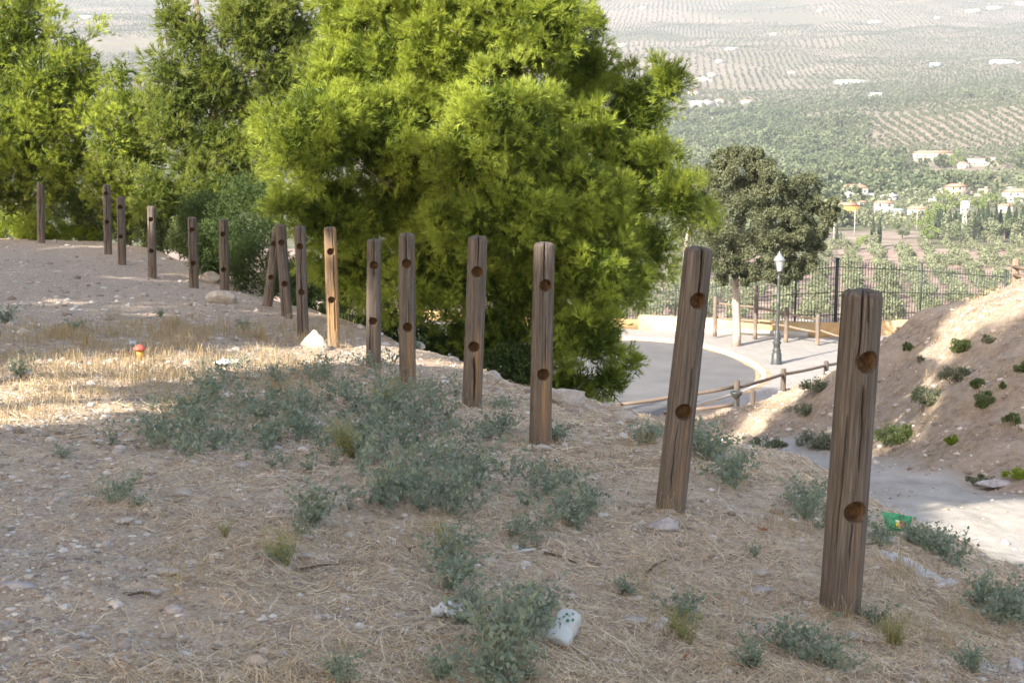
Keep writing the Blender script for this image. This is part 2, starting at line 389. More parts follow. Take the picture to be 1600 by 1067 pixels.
farm = ((fpx > 1395) & (LY > 960) & (LY < 1085)); bare = np.where(farm, .8, bare)
mb = NB("valley_soil"); o = mb.co('Object')
n1 = mb.noise(o, .012, 6, .6); n2 = mb.noise(o, .12, 5, .6)
green = mb.ramp(n2, [(.3, (.07, .085, .045)), (.55, (.11, .115, .065)), (.75, (.165, .155, .105))])
tan = mb.ramp(n2, [(.3, (.155, .125, .095)), (.55, (.24, .20, .16)), (.75, (.31, .27, .22))])
c = mb.mix(mb.attr('bare'), green, tan)
c = mb.mix(mb.attr('grove'), c, mb.ramp(n2, [(.35, (.19, .135, .12)), (.55, (.29, .22, .18)), (.7, (.37, .30, .25))]))
M_far = mb.fin(mb.bsdf(c, .95, None, .1))
nx, ny = len(us), len(Ls); ii, jj = np.meshgrid(np.arange(ny - 1), np.arange(nx - 1), indexing='ij')
F = np.stack([ii * nx + jj, ii * nx + jj + 1, (ii + 1) * nx + jj + 1, (ii + 1) * nx + jj], -1).reshape(-1, 4)
hl = mesh("hills", np.stack([FX, LY, FZ], -1), F, M_far, attrs={'bare': bare.ravel(), 'grove': grove.astype(float).ravel()}, smooth=True)
tag(hl, kind='structure')
# ------------------------------------------------------------------ wooden posts with drilled holes
def wood_mat(name, gold=0.0, base=0.0, dark=1.0):
    b = NB(name); o = b.co('Object')
    g1 = b.noise(b.map(o, (85, 85, 1.9)), 1.0, 7, .68, .6)
    g2 = b.noise(b.map(o, (280, 280, 6.0)), 1.0, 5, .7, .3)
    big = b.noise(b.map(o, (9, 9, 1.0)), 1.0, 3)
    d = dark
    c = b.ramp(g1, [(.26, (.05 * d, .040 * d, .033 * d)), (.42, (.125 * d, .103 * d, .085 * d)), (.58, (.205 * d, .172 * d, .145 * d)), (.75, (.32 * d, .278 * d, .24 * d))])
    c = b.mix(b.ramp(g2, [(.35, .6), (.55, 0)]), c, (.05 * d, .037 * d, .03 * d))
    gm = b.ramp(big, [(.60 - gold * .35, 0), (.70 - gold * .25, .55 + .4 * gold)])
    c = b.mix(gm, c, b.ramp(g1, [(.3, (.20, .11, .05)), (.6, (.42, .26, .125))]))
    z = b.N("ShaderNodeSeparateXYZ", {0: o}).outputs[2]
    dust = b.math('MULTIPLY', b.ramp(z, [(.0, 1), (.25, 0)]), .5)
    c = b.mix(dust, c, (.30, .225, .165))
    h = b.attr('hole')
    c = b.mix(h, c, b.ramp(g1, [(.3, (.07, .04, .02)), (.6, (.26, .16, .085))]))
    ck = b.attr('crack'); c = b.mix(ck, c, (.03, .022, .018))  # real cracks, their near black colour paints in the shade inside
    n = b.bump(b.math('ADD', g1, b.math('MULTIPLY', g2, .5)), .9, .012)
    return b.fin(b.bsdf(c, .85, n, .2))
M_wood = [wood_mat("weathered_wood", 0.0), wood_mat("weathered_wood_amber", .25), wood_mat("weathered_wood_golden", .75)]
bh = NB("drilled_wood_shaded"); o = bh.co('Object')
rg = bh.noise(bh.map(o, (14, 14, 5)), 3, 6, .7, 1.5)
M_bore = bh.fin(bh.bsdf(bh.ramp(rg, [(.3, (.045, .024, .011)), (.5, (.13, .072, .033)), (.7, (.24, .14, .068))]), .8, bh.bump(rg, .6, .01), .25))  # orange brown of drilled wood, darkened to hold the shade inside the bore
POST_LABELS = [
 "nearest and tallest drilled wooden post, at the right above the dirt track",
 "second nearest wooden post, tilted to the right, with a knot beside its top crack",
 "upright drilled post with an orange streak, before the big pine's right side",
 "drilled post with an open split at its foot, fourth from the right in the row",
 "drilled wooden post rising from the right end of the big weed patch",
 "short drilled post just right of the sunlit golden post",
 "golden sunlit drilled post standing right beside the pointed white rock",
 "drilled post between the golden sunlit post and the two crossing posts",
 "right one of the two posts that cross at the top, leaning left",
 "left one of the two posts that cross at the top, leaning strongly right",
 "drilled post directly behind the flat boulder, left of the crossing posts",
 "grey post left of the boulder in front of the dark green broom bush",
 "grey drilled post with bare gravel around it, fourth from the left end of the row",
 "right one of the close pair of posts at the far left of the row",
 "taller and farther post of the close pair at the far left of the row",
 "farthest thin grey post without visible holes, at the left end of the row"]
for i, (bx, by, tx, ty, wpx, Y, holes) in enumerate(POSTS):
    r = rng(100 + i)
    A = P(bx, by, Y); T = P(tx, ty, Y); gz = Hs(A[0], A[1])
    R = wpx * Y / FPX / 2; ax = T - A; Lh = np.linalg.norm(ax); lean = math.atan2(ax[0], ax[2])
    root = thing("wooden_post", POST_LABELS[i], "post", A, 0, "drilled wooden posts of the old fence row")
    root.rotation_euler = (0, lean, 0)
    nA = [240, 220, 180, 150, 130][min(i, 4)] if i < 5 else (110 if i < 10 else 72)
    nZ = int((Lh + .25) / (2 * math.pi * R / nA * 1.35))
    th = np.linspace(-np.pi, np.pi, nA, endpoint=False); zz = np.linspace(-.25, Lh, nZ)
    TH, ZZ = np.meshgrid(th, zz)
    top = np.clip((ZZ - (Lh - .022)) / .022, 0, 1)
    RR = R * (1 + .03 * noise(np.cos(TH) * 1.3, np.sin(TH) * 1.3, ZZ * 1.6, seed=200 + i) + .012 * noise(np.cos(TH) * 6, np.sin(TH) * 6, ZZ * 4, seed=230 + i))
    RR += R * .035 * fbm(np.cos(TH) * 14, np.sin(TH) * 14, ZZ * 2.0, o=3, seed=260 + i)
    RR += R * .06 * (1 - ZZ / Lh)
    RR *= 1 - .11 * top ** 2
    crack = np.zeros_like(RR)
    cl = []
    if i == 0: cl = [(.18, -.28 * 0 + .62, 1.02, .0035, .03), (-.25, 1.05, Lh + .1, .003, .02), (.16, 1.2, Lh + .1, .0025, .015), (.05, .25, .48, .0025, .012), (-.6, .3, .9, .002, .01)]
    elif i == 1: cl = [(.12, Lh - .27, Lh + .1, .0045, .035), (-.2, .1, .5, .002, .01), (.25, .45, .8, .0025, .012)]
    elif i == 3: cl = [(.2, 0.02, .42, .007, .04), (.1, Lh - .24, Lh + .1, .004, .03)]
    elif i in (2, 4): cl = [(.05, Lh - .35, Lh + .1, .003, .025), (.3, .5, .9, .002, .015)]
    else: cl = [(r.uniform(-.5, .6), r.uniform(.1, .7) * Lh, Lh + .1, .004, .025), (r.uniform(-.6, .6), 0, r.uniform(.2, .7) * Lh, .004, .02)]
    for k, (tc, z0, z1, wd, dp) in enumerate(cl):
        t0 = tc + .12 * noise(ZZ * 5, ZZ * 0, seed=300 + i * 7 + k) + .03 * noise(ZZ * 30, ZZ * 0, seed=340 + i + k)
        wq = np.maximum(wd, 2 * math.pi * R / nA * .8) * (1 + .4 * noise(ZZ * 9, ZZ * 0, seed=9 + k))
        gq = np.exp(-((TH - t0) * R / wq) ** 2) * sstep(z0, z0 + .08, ZZ) * (1 - sstep(z1 - .08, z1, ZZ))
        RR -= dp * gq; crack = np.maximum(crack, gq * .8)
    hole = np.zeros_like(RR); PX = RR * np.sin(TH); PY = -RR * np.cos(TH); PZ = ZZ.copy()
    for (hx, hy) in holes:
        hp = P(hx, hy, Y) - A
        zh = hp @ nrm(ax); lat = hp[0] * math.cos(lean) - hp[2] * math.sin(lean)
        thh = math.asin(max(-.8, min(.8, lat / R))); rh = .305 * 2 * R; rh = min(rh, R * .66)
        cell = 2 * math.pi * R / nA
        p = PX * math.cos(thh) + PY * math.sin(thh); q = PX * math.sin(thh) - PY * math.cos(thh)
        dz = PZ - zh; d = np.hypot(p, dz); fr = q > 0
        sn = fr & (np.abs(d - rh) < .75 * cell); f = np.where(sn, rh / np.maximum(d, 1e-6), 1)
        p = p * f; dz = dz * f; inn = fr & (d <= rh - .75 * cell)
        qf = np.where(sn, np.sqrt(np.maximum(RR ** 2 - p ** 2, (.3 * R) ** 2)), q)
        qf = np.where(inn, R * math.cos(math.asin(min(.99, rh / R))) - .22 * R - .72 * R * (1 - (d / rh) ** 6), qf)
        PX = p * math.cos(thh) + qf * math.sin(thh); PY = p * math.sin(thh) - qf * math.cos(thh); PZ = zh + dz
        hole = np.maximum(hole, inn * 1.0); crack = np.where(inn, 0, crack)
    V = [np.stack([PX, PY, PZ], -1).reshape(-1, 3)]
    n0 = nZ * nA; rings = []
    lastR = RR[-1]
    for k, f in enumerate((.82, .55, .28)):
        zt = Lh + .006 + .004 * noise(np.cos(th) * 3 * f, np.sin(th) * 3 * f, seed=i + k) + .003 * k - crack[-1] * .02 * (f > .3)
        V.append(np.stack([lastR * f * np.sin(th), -lastR * f * np.cos(th), zt], -1))
    V.append(np.array([[0, 0, Lh + .012]])); V = np.vstack(V)
    a, c_ = np.meshgrid(np.arange(nZ + 2), np.arange(nA), indexing='ij'); c2 = (c_ + 1) % nA
    F4 = np.stack([a * nA + c_, a * nA + c2, (a + 1) * nA + c2, (a + 1) * nA + c_], -1).reshape(-1, 4)
    last = (nZ + 2) * nA; F3 = np.array([[last + k, last + (k + 1) % nA, len(V) - 1] for k in range(nA)])
    at = {'hole': np.concatenate([hole.ravel(), np.zeros(3 * nA + 1)]), 'crack': np.concatenate([crack.ravel(), np.tile(crack[-1], 3) * .8, [0]])}
    mt = M_wood[2] if i == 6 else M_wood[1] if i in (2, 3, 4) else M_wood[0]
    mesh("shaft", V, [F4, F3], mt, root, attrs=at, smooth=True)
    for (hx, hy) in holes:
        hp = P(hx, hy, Y) - A; zh = hp @ nrm(ax); lat = hp[0] * math.cos(lean) - hp[2] * math.sin(lean)
        thh = math.asin(max(-.8, min(.8, lat / R))); rh = min(.61 * R, R * .66)
        qf = R * math.cos(math.asin(min(.99, rh / R))) - .22 * R + .0015
        n = 28; rr = np.array([0, .15, .3, .45, .6, .72, .84, .97]) * rh; an = np.linspace(0, 2 * np.pi, n, endpoint=False)
        pts = []
        for ri in rr:
            for t in an:
                p_ = ri * math.cos(t); z_ = zh + ri * math.sin(t); q_ = qf - .72 * R * (1 - (ri / rh) ** 6) + .0010 * math.sin(7 * t + i) * (ri > 0)
                pts.append((p_ * math.cos(thh) + q_ * math.sin(thh), p_ * math.sin(thh) - q_ * math.cos(thh), z_))
        FF = [[a_ * n + k, a_ * n + (k + 1) % n, (a_ + 1) * n + (k + 1) % n, (a_ + 1) * n + k] for a_ in range(7) for k in range(n)]
        mesh("drilled_hole", pts, np.array(FF), M_bore, root, smooth=True)

# ------------------------------------------------------------------ pines
def needles(Pc, D, K, L, ln, wd, r, spread=(.35, 1.0)):
    """Pc, D (n,3): shoots; K needles each; returns V (n*K*3,3), F"""
    n = len(Pc)
    t = r.random((n, K, 1)) * L
    D_ = np.repeat(D[:, None], K, 1)
    rv = nrm(r.normal(size=(n, K, 3))); pr = nrm(np.cross(D_, rv)); a = r.uniform(*spread, (n, K, 1))
    nd = D_ * np.cos(a) + pr * np.sin(a); nd[..., 2] += .12; nd = nrm(nd)
    b0 = Pc[:, None] + D_ * t; side = nrm(np.cross(nd, nrm(r.normal(size=(n, K, 3))))) * wd / 2
    tip = b0 + nd * ln * r.uniform(.75, 1.15, (n, K, 1))
    V = np.stack([b0 - side, b0 + side, tip], 2).reshape(-1, 3)
    return V, np.arange(len(V)).reshape(-1, 3)
def crown_shoots(blobs, dens, clump_r, r, out=.55, shoots_per=22, inner=.45, up=.5):
    Ps, Ds, Ts, Cs = [], [], [], []
    for (c, rad) in blobs:
        c = np.asarray(c); rad = np.asarray(rad)
        area = 4 * np.pi * ((rad[0] * rad[1]) ** 1.6 / 3 + (rad[0] * rad[2]) ** 1.6 / 3 + (rad[1] * rad[2]) ** 1.6 / 3) ** (1 / 1.6)
        nc = max(6, int(area * dens / (np.pi * clump_r ** 2)))
        d = nrm(r.normal(size=(nc, 3))); rf = np.where(r.random(nc) < .72, r.uniform(.8, 1.08, nc), r.uniform(inner, .8, nc))
        rf = rf * .92; cc = c + d * rad * rf[:, None]; fq = .36 / clump_r; nz = noise(cc[:, 0] * fq, cc[:, 1] * fq, cc[:, 2] * fq * .8, seed=7) + .5 * noise(cc[:, 0] * fq * 2, cc[:, 1] * fq * 2, cc[:, 2] * fq * 2, seed=8)
        kp = (nz > -.30) | (rf < .66); cc, d, rf, nz = cc[kp], d[kp], rf[kp], nz[kp]; nc = len(cc); cc = cc + d * (nz * clump_r * 1.1)[:, None]; nn = nrm(d / rad)
        cr = clump_r * r.uniform(.65, 1.4, nc); tn = r.random(nc)
        k = shoots_per
        sd = nrm(r.normal(size=(nc, k, 3)) * .75 + nn[:, None] * out * 1.6 + np.array([0, 0, up]))
        sp = cc[:, None] + sd * (cr[:, None, None] * r.uniform(.15, .9, (nc, k, 1)))
        Ps.append(sp.reshape(-1, 3)); Ds.append(sd.reshape(-1, 3)); Ts.append(np.repeat(tn, k) * .6 + r.random(nc * k) * .4); Cs.append(cc)
    return np.concatenate(Ps), np.concatenate(Ds), np.concatenate(Ts), np.concatenate(Cs)
M_pine = leaf_mat("pine_needles", (.075, .115, .014), (.48, .56, .085), .30, .5, .35)
M_pine2 = leaf_mat("pine_needles_darker", (.09, .13, .025), (.33, .38, .08), .4, .5, .35)
M_bark = plain("pine_bark", (.16, .12, .095), .9, .4, 5, .15, bump=.7, bscale=14)
def limbs(mb, base, topz, targets, r, r0=.16, n=8):
    """trunk from base up, limbs to every target"""
    base = np.asarray(base, float); hgt = topz - base[2]
    t = np.linspace(0, 1, 12); wob = np.stack([.25 * np.sin(t * 5 + base[0]) * t, .2 * np.sin(t * 4 + 1) * t, 0 * t], 1)
    tr_ = base + np.stack([0 * t, 0 * t, t * hgt], 1) + wob
    mb.tube(tr_, r0 * (1 - .8 * t) + .015, 10)
    for q in targets:
        zt = np.clip((q[2] - base[2]) / hgt - r.uniform(.05, .2), .12, .95); s = np.array([np.interp(zt, t, tr_[:, j]) for j in range(3)])
        u = np.linspace(0, 1, 6)[:, None]; mid = s + (q - s) * u + np.array([0, 0, 1.]) * (-.18 * np.sin(u * np.pi)) * np.linalg.norm(q - s) * .4 + r.normal(size=(6, 3)) * .03
        mid[0] = s; mb.tube(mid, np.linspace(r0 * .2 * (1 - .5 * zt), .006, 6), 5, False)
def pine(label, base, topz, blobs, seed, dens=1.0, clump=.26, K=26, ln=.085, wd=.0055, mat=None, spb=20, r0=.17, ntar=26, keep=None, group=None, out=.55, inner=.45, fill=1.0, big_relief=False):
    r = rng(seed); blobs = [(np.asarray(c) + np.array([0, (.5 if big_relief else 0) * math.sin(i * 2.4), 0]), tuple(np.asarray(q) * (.93 if big_relief else 1))) for i, (c, q) in enumerate(blobs)]; root = thing("pine_tree", label, "pine tree", base, 0, group)
    Ps, Ds, Ts, Cs = crown_shoots(blobs, dens, clump, r, out=out, shoots_per=spb, inner=inner)
    if keep is not None:
        m = keep(Ps); Ps, Ds, Ts = Ps[m], Ds[m], Ts[m]
    V, F = needles(Ps, Ds, K, clump * .32, ln, wd, r, (.2, .95))
    bs = np.asarray(base, float); T3 = np.repeat(Ts, K * 3)
    if fill:                                  # dense older foliage inside the crown, tinted darkest to paint in its inner shade
        Pf = []
        for c, rad in blobs:
            n = int(fill * 4.2 * rad[0] * rad[1] * rad[2] / (clump ** 3) * 6); d = nrm(r.normal(size=(n, 3))) * (r.random((n, 1)) ** .45) * .70; Pf.append(np.asarray(c) + d * np.asarray(rad))
        Pf = np.concatenate(Pf); 
        if keep is not None: Pf = Pf[keep(Pf)]
        Df = nrm(r.normal(size=(len(Pf), 3)) + np.array([0, 0, .4])); V2, F2 = needles(Pf, Df, 8, clump * .7, ln * 1.5, wd * 3.2, r, (.3, 1.2)); F = np.concatenate([F, F2 + len(V)]); V = np.concatenate([V, V2]); T3 = np.concatenate([T3, np.zeros(len(V2))])
    mesh("crown", V - bs, F, mat or M_pine, root, attrs={'tint': T3})
    print(label, len(F))
    mb = MB(); tg = Cs[r.choice(len(Cs), min(len(Cs), ntar), replace=False)]
    limbs(mb, base, topz, tg, r, r0)
    # twigs
    pick = Cs[r.choice(len(Cs), min(len(Cs), ntar * 6), replace=False)]
    for q in pick:
        e = q + nrm(r.normal(size=3)) * .3; m_ = (q + e) / 2 + r.normal(size=3) * .04; mb.tube([e, m_, q], [.012, .009, .004], 4, False)
    V_ = np.concatenate(mb.V) - bs; mb.V = [V_]
    mb.build("trunk", M_bark, root, True)
    return root
def PB(lst, dflt=1.0):                       # (px, py, rx px, ry px, Y[, depth radius factor]) -> blob
    o_ = []
    for q in lst:
        px, py, rx, ry, Y = q[:5]; c = P(px, py, Y); k = Y / FPX
        o_.append((c, (rx * k, (q[5] if len(q) > 5 else .85) * .5 * (rx + ry) * k, ry * k)))
    return o_
big = PB([(640, 110, 150, 120, 20.3), (540, 140, 90, 85, 19.9), (500, 210, 85, 95, 19.6), (610, 220, 110, 90, 19.2), (740, 60, 130, 110, 20), (690, -50, 160, 100, 20.3), (830, -40, 120, 90, 20.5), (840, 50, 90, 80, 20),
  (560, 30, 90, 80, 20.6), (560, -60, 80, 80, 20.8), (905, 115, 58, 80, 21.3), (890, 195, 65, 70, 20.8), (790, 185, 100, 70, 18.7), (740, 240, 70, 75, 18.6), (850, 240, 60, 60, 18.7), (900, 290, 70, 60, 19.4), (830, 300, 80, 60, 19.3), (700, 330, 90, 70, 19.8), (860, 400, 80, 60, 19.6), (1000, 175, 62, 78, 19.9), (1040, 130, 34, 40, 19.9), (940, 220, 55, 60, 19.8), (1010, 260, 60, 60, 19.6), (1050, 310, 48, 45, 19.6), (975, 320, 70, 60, 19.4),
  (455, 325, 36, 34, 19.4), (520, 330, 80, 70, 19.9), (640, 330, 110, 80, 19.3), (780, 340, 110, 80, 19), (900, 350, 90, 80, 19), (560, 420, 90, 65, 20), (690, 430, 110, 75, 19.5), (820, 440, 110, 85, 19.1), (940, 425, 70, 75, 19), (1020, 385, 42, 50, 19.4), (985, 450, 40, 40, 19.3), (925, 520, 65, 55, 18.9), (870, 530, 90, 60, 19), (760, 520, 90, 60, 19.6), (950, 590, 48, 32, 18.9), (985, 580, 28, 22, 18.9), (880, 590, 50, 38, 19.2),
  (1080, 330, 26, 24, 19.5), (930, 40, 22, 30, 20.5), (690, -160, 170, 100, 20.4), (830, -150, 80, 90, 20.6), (590, -250, 110, 90, 20.4), (760, -260, 130, 90, 20.4), (690, -350, 90, 70, 20.4)])
pine("biggest lime green pine, bushy down to the ground behind the middle posts", (0.0, 20.2, Hs(0, 20.2) - .1), 4.4, big, 1, dens=2.0, clump=.19, K=16, ln=.085, wd=.0058, spb=30, ntar=15, big_relief=True, fill=1.5)
G = "young pines along the slope edge at the left"
pine("tall lime green pine at the far left edge behind the farthest post", (-12.2, 35.6, Hs(-12.2, 35.6) - .3), 2.6,
  PB([(20, 60, 75, 75, 34), (-40, 120, 80, 110, 34.5), (70, 130, 75, 60, 33.5), (110, 90, 45, 45, 34), (100, 190, 60, 55, 33.8), (30, 200, 80, 70, 33.5), (-30, 260, 70, 70, 33.5), (60, 265, 70, 45, 33.6), (120, 250, 50, 50, 33.8), (40, -20, 55, 50, 34.2), (130, 130, 34, 40, 34), (20, 310, 60, 35, 34), (110, 305, 45, 35, 34)]), 2, dens=1.5, clump=.36, K=24, ln=.12, wd=.010, spb=18, group=G)
pine("pale yellow green young pine between the left pine and the open branched pine", (-9.3, 34.4, Hs(-9.3, 34.4) - .3), -.4,
  PB([(190, 120, 26, 34, 33), (205, 170, 40, 38, 32.6), (185, 220, 55, 45, 32.4), (230, 250, 50, 45, 32.6), (170, 280, 50, 40, 32.8), (220, 310, 55, 35, 33), (250, 190, 45, 45, 33), (160, 190, 35, 35, 33), (270, 330, 50, 35, 32), (200, 335, 40, 30, 33)]), 3, dens=1.2, clump=.32, K=22, ln=.12, wd=.010, spb=16, group=G)
pine("open branched olive green pine with sky gaps left of the big pine", (-6.9, 33.0, Hs(-6.9, 33.0) - .3), 2.9,
  PB([(268, 25, 34, 34, 31), (300, 60, 40, 40, 31), (262, 110, 36, 30, 30.8), (330, 110, 50, 38, 31), (290, 160, 60, 40, 31), (360, 150, 50, 45, 31.3), (400, 60, 50, 60, 31.5), (420, 10, 60, 50, 31.5), (360, 20, 30, 34, 31.6), (460, 60, 50, 50, 31.8), (400, 200, 50, 50, 31.5), (330, 215, 60, 35, 31), (300, 260, 50, 30, 31.4), (380, 275, 50, 30, 31.6), (440, 130, 50, 60, 31.6), (430, -40, 60, 40, 31.5), (270, 205, 45, 40, 31), (250, 300, 55, 40, 31), (330, 300, 55, 40, 30.8), (400, 310, 55, 40, 30.8), (440, 230, 50, 50, 31), (370, 235, 50, 40, 31)]), 4, dens=1.4, clump=.3, K=22, ln=.12, wd=.0095, spb=15, mat=M_pine2, inner=.55, fill=1.3, group=G)
# shade giving pines just outside the frame, behind and left of the camera
LIT = []                                      # gaps cut into the crowns to let sun reach spots (x, y, radius)
for (px, py, rr) in [(40, 600, .55), (120, 590, .5), (200, 585, .5), (290, 570, .45), (60, 650, .45), (370, 560, .4), (440, 550, .35), (0, 640, .6), (150, 570, .4), (500, 545, .4), (560, 560, .25), (680, 570, .4)]:
    q = hit(px, py); LIT.append((q, rr * 1.35))
for (px, py, Y, rr) in [(516, 380, 15, .2), (518, 430, 15, .2), (520, 490, 15, .22), (522, 530, 15, .25)]: LIT.append((P(px, py, Y), rr * 1.9))
for (px, py, rr) in [(1600, 850, .7), (1560, 820, .5), (1500, 800, .4), (1600, 800, .5), (1450, 790, .25)]:
    LIT.append((hit(px, py, 9.5), rr * 1.5))
SDn = np.array(SD)
def lit_keep(Pt):
    m = np.ones(len(Pt), bool)
    for q, rr in LIT:
        v = Pt - q; t = v @ SDn; d = np.linalg.norm(v - t[:, None] * SDn, axis=1)
        m &= ~(d < rr)
    # foliage between the sun and a LIT spot is dropped
    return m
SHADE = []
def sun_back(q, t): return np.asarray(q) + t * SDn
Gs = "pines just outside the frame that shade the clearing"
SHT = [(-29.5, 1, 3, 8.6, 3.3, "shade pine out of the frame at the left, farthest forward of all"), (-24, 0, 1, 8.0, 3.2, "shade pine out of the frame at the left, second farthest forward"), (-18.8, -2, 0, 6.6, 3.0, "shade pine out of the frame at the left, third farthest forward"),
 (-13.2, -4, -1, 7.3, 3.0, "shade pine left of the camera, level with the nearest post"), (-8.6, -6, -2, 13.4, 2.9, "shade pine left of the camera, just ahead of it"), (-4.2, -7.5, -3, 11.0, 3.0, "shade pine behind the camera at the left"), (.6, -8, -3, 7, 2.9, "shade pine nearly straight behind the camera")]
for k, (w_, a_, h0, h1, rd, lb) in enumerate(SHT):
    x = .731 * w_ + .682 * a_; y = -.682 * w_ + .731 * a_; z0 = h0 - .6 * a_; z1 = h1 - .6 * a_; gz = Hs(x, y); z0 = max(z0, gz + .6); hh = z1 - z0
    bl = [((x, y, z0 + hh * .82), (rd * .7, rd * .7, hh * .19)), ((x + .6, y + .4, z0 + hh * .6), (rd * .95, rd * .95, hh * .2)), ((x - .6, y - .6, z0 + hh * .42), (rd * 1.05, rd * 1.05, hh * .2)), ((x, y, z0 + hh * .18), (rd * 1.1, rd * 1.1, hh * .2))]
    pine(lb, (x, y, gz - .1), z1 - .6, bl, 50 + k, dens=1.5, clump=.5, K=14, ln=.22, wd=.05, spb=14, r0=.2, ntar=16, keep=lit_keep, group=Gs, inner=.2, fill=.5)

for k, (w_, a_, h_, rx, rz, lb) in enumerate([(-9.9, -14, 10.4, 1.35, 1.1, "tall narrow umbrella pine added unseen, far out of the frame, to shade the slope"), (-18.9, -8, 8.9, 1.5, .9, "tall umbrella pine out of the frame at the left behind the third shade pine")]):  # unseen crowns added only to throw shade on the slope and its foot
    x = .731 * w_ + .682 * a_; y = -.682 * w_ + .731 * a_; z = h_ - .6 * a_; gz = Hs(x, y)
    pine(lb, (x, y, gz - .1), z + .3, [((x, y, z), (rx, rx, rz)), ((x + .5, y + .3, z - .2), (rx * .8, rx * .8, rz * .8))], 70 + k, dens=1.8, clump=.45, K=14, ln=.22, wd=.05, spb=14, r0=.22, ntar=14, group=Gs, inner=.2, fill=.8)
# ------------------------------------------------------------------ broadleaf crowns and shrubs
def leaves(C, r, n, rad, size, aspect=.55, nbias=None, lump=.25, per=55):
    """n leaf quads around centre C in an ellipsoid, bunched into lumps"""
    C = np.asarray(C, float); rad = np.asarray(rad, float)
    nl = max(4, n // per); d = nrm(r.normal(size=(nl, 3))); lc = d * rad * r.uniform(.55, 1.0, (nl, 1))
    k = r.integers(0, nl, n); dd = nrm(r.normal(size=(n, 3))) * r.uniform(.4, 1, (n, 1)) * lump * rad.mean()
    p = C + lc[k] + dd; u = nrm(r.normal(size=(n, 3)) + .6 * nrm(dd)); v = nrm(np.cross(u, r.normal(size=(n, 3))))
    s = size * r.uniform(.6, 1.3, (n, 1))
    V = np.stack([p - u * s * .5, p + v * s * aspect * .5, p + u * s * .5, p - v * s * aspect * .5], 1).reshape(-1, 3)
    return V, np.arange(len(V)).reshape(-1, 4), np.repeat(.6 * r.random(nl)[k] + .4 * r.random(n), 4)
M_oak = leaf_mat("oak_leaves", (.055, .066, .032), (.165, .18, .098), .2, .6, .3)
M_oaktrunk = plain("oak_bark", (.38, .32, .26), .9, .2, 7, .15, bump=.5, bscale=20)
def broadleaf(name, label, cat, base, blobs, seed, n_per, size, mat, barkmat, r0=.2, topz=None, lump=.3, group=None, per=55):
    r = rng(seed); root = thing(name, label, cat, base, 0, group); Vs, Fs, Ts, off = [], [], [], 0
    for c, rad in blobs:
        V, F_, T_ = leaves(c, r, n_per, rad, size, lump=lump, per=per); Vs.append(V); Fs.append(F_ + off); Ts.append(T_); off += len(V)
    mesh("crown", np.concatenate(Vs) - np.asarray(base), np.concatenate(Fs), mat, root, attrs={'tint': np.concatenate(Ts)})
    mb = MB(); limbs(mb, base, topz or max(c[2] for c, _ in blobs), [np.asarray(c) for c, _ in blobs], r, r0)
    mb.V = [np.concatenate(mb.V) - np.asarray(base)]; mb.build("trunk", barkmat, root, True)
    return root
oak = PB([(1165, 265, 55, 38, 56), (1130, 300, 50, 45, 55.6), (1205, 286, 46, 38, 55.3), (1250, 310, 45, 40, 55.8), (1275, 345, 36, 38, 55.8), (1150, 350, 70, 55, 55), (1225, 355, 46, 40, 54.8), (1130, 395, 45, 40, 55.2), (1190, 410, 55, 35, 55.2), (1240, 400, 45, 38, 55.6), (1170, 330, 70, 60, 56.5), (1230, 425, 36, 22, 55.7), (1150, 430, 40, 18, 55.5), (1100, 330, 30, 40, 55.8), (1140, 250, 28, 20, 56), (1092, 288, 36, 34, 56.8), (1295, 330, 20, 22, 55.8), (1260, 375, 36, 26, 55.6), (1175, 245, 22, 16, 55.7)])
broadleaf("oak_tree", "round grey green holm oak with a pale trunk on the terrace by the lamp", "tree", P(1151, 541, 56.3), oak, 11, 8000, .09, M_oak, M_oaktrunk, .17, P(1160, 300, 56)[2], .24, per=210)
oak2 = PB([(1085, 285, 36, 26, 66), (1060, 300, 30, 30, 66), (1100, 310, 34, 30, 66), (1075, 350, 40, 40, 66)])
broadleaf("oak_tree", "second grey green oak half hidden between the big pine and the round oak", "tree", (8.2, 66, -10.5), oak2, 12, 2200, .13, M_oak, M_oaktrunk, .17, P(1085, 320, 66)[2], .42)

M_broom = leaf_mat("broom_leaves", (.035, .06, .018), (.10, .145, .04), .3)
M_lowbush = leaf_mat("lime_bush_leaves", (.14, .20, .02), (.32, .40, .05), .4)
M_shrub = leaf_mat("shrub_leaves", (.075, .11, .035), (.19, .235, .09), .3)
M_greyshrub = leaf_mat("grey_shrub_leaves", (.12, .14, .085), (.25, .265, .17), .25)
def shrub(label, blobs, seed, n_per, size, mat, aspect=.35, name="shrub", group=None, lump=.35):
    r = rng(seed); Vs, Fs, Ts, off = [], [], [], 0
    for c, rad in blobs:
        V, F_, T_ = leaves(c, r, n_per, rad, size, aspect=aspect, lump=lump); Vs.append(V); Fs.append(F_ + off); Ts.append(T_); off += len(V)
    V = np.concatenate(Vs); base = V.mean(0); base[2] = V[:, 2].min()
    o = mesh(name, V - base, np.concatenate(Fs), mat, attrs={'tint': np.concatenate(Ts)}); o.location = base
    return tag(o, label, "shrub", group)
shrub("dark green feathery broom bush behind the posts left of the big pine", PB([(390, 330, 60, 60, 26), (340, 390, 45, 45, 25.2), (400, 410, 55, 45, 24.5), (460, 440, 50, 35, 23), (320, 340, 40, 40, 27.5)]), 21, 9000, .10, M_broom, .14)
shrub("low dark thicket under the big pine behind the sunlit post", PB([(560, 480, 70, 40, 21.5), (500, 470, 50, 35, 22), (640, 520, 60, 40, 20.5), (700, 550, 60, 35, 19.6), (790, 570, 60, 30, 18.6)]), 22, 5000, .08, M_broom, .3)
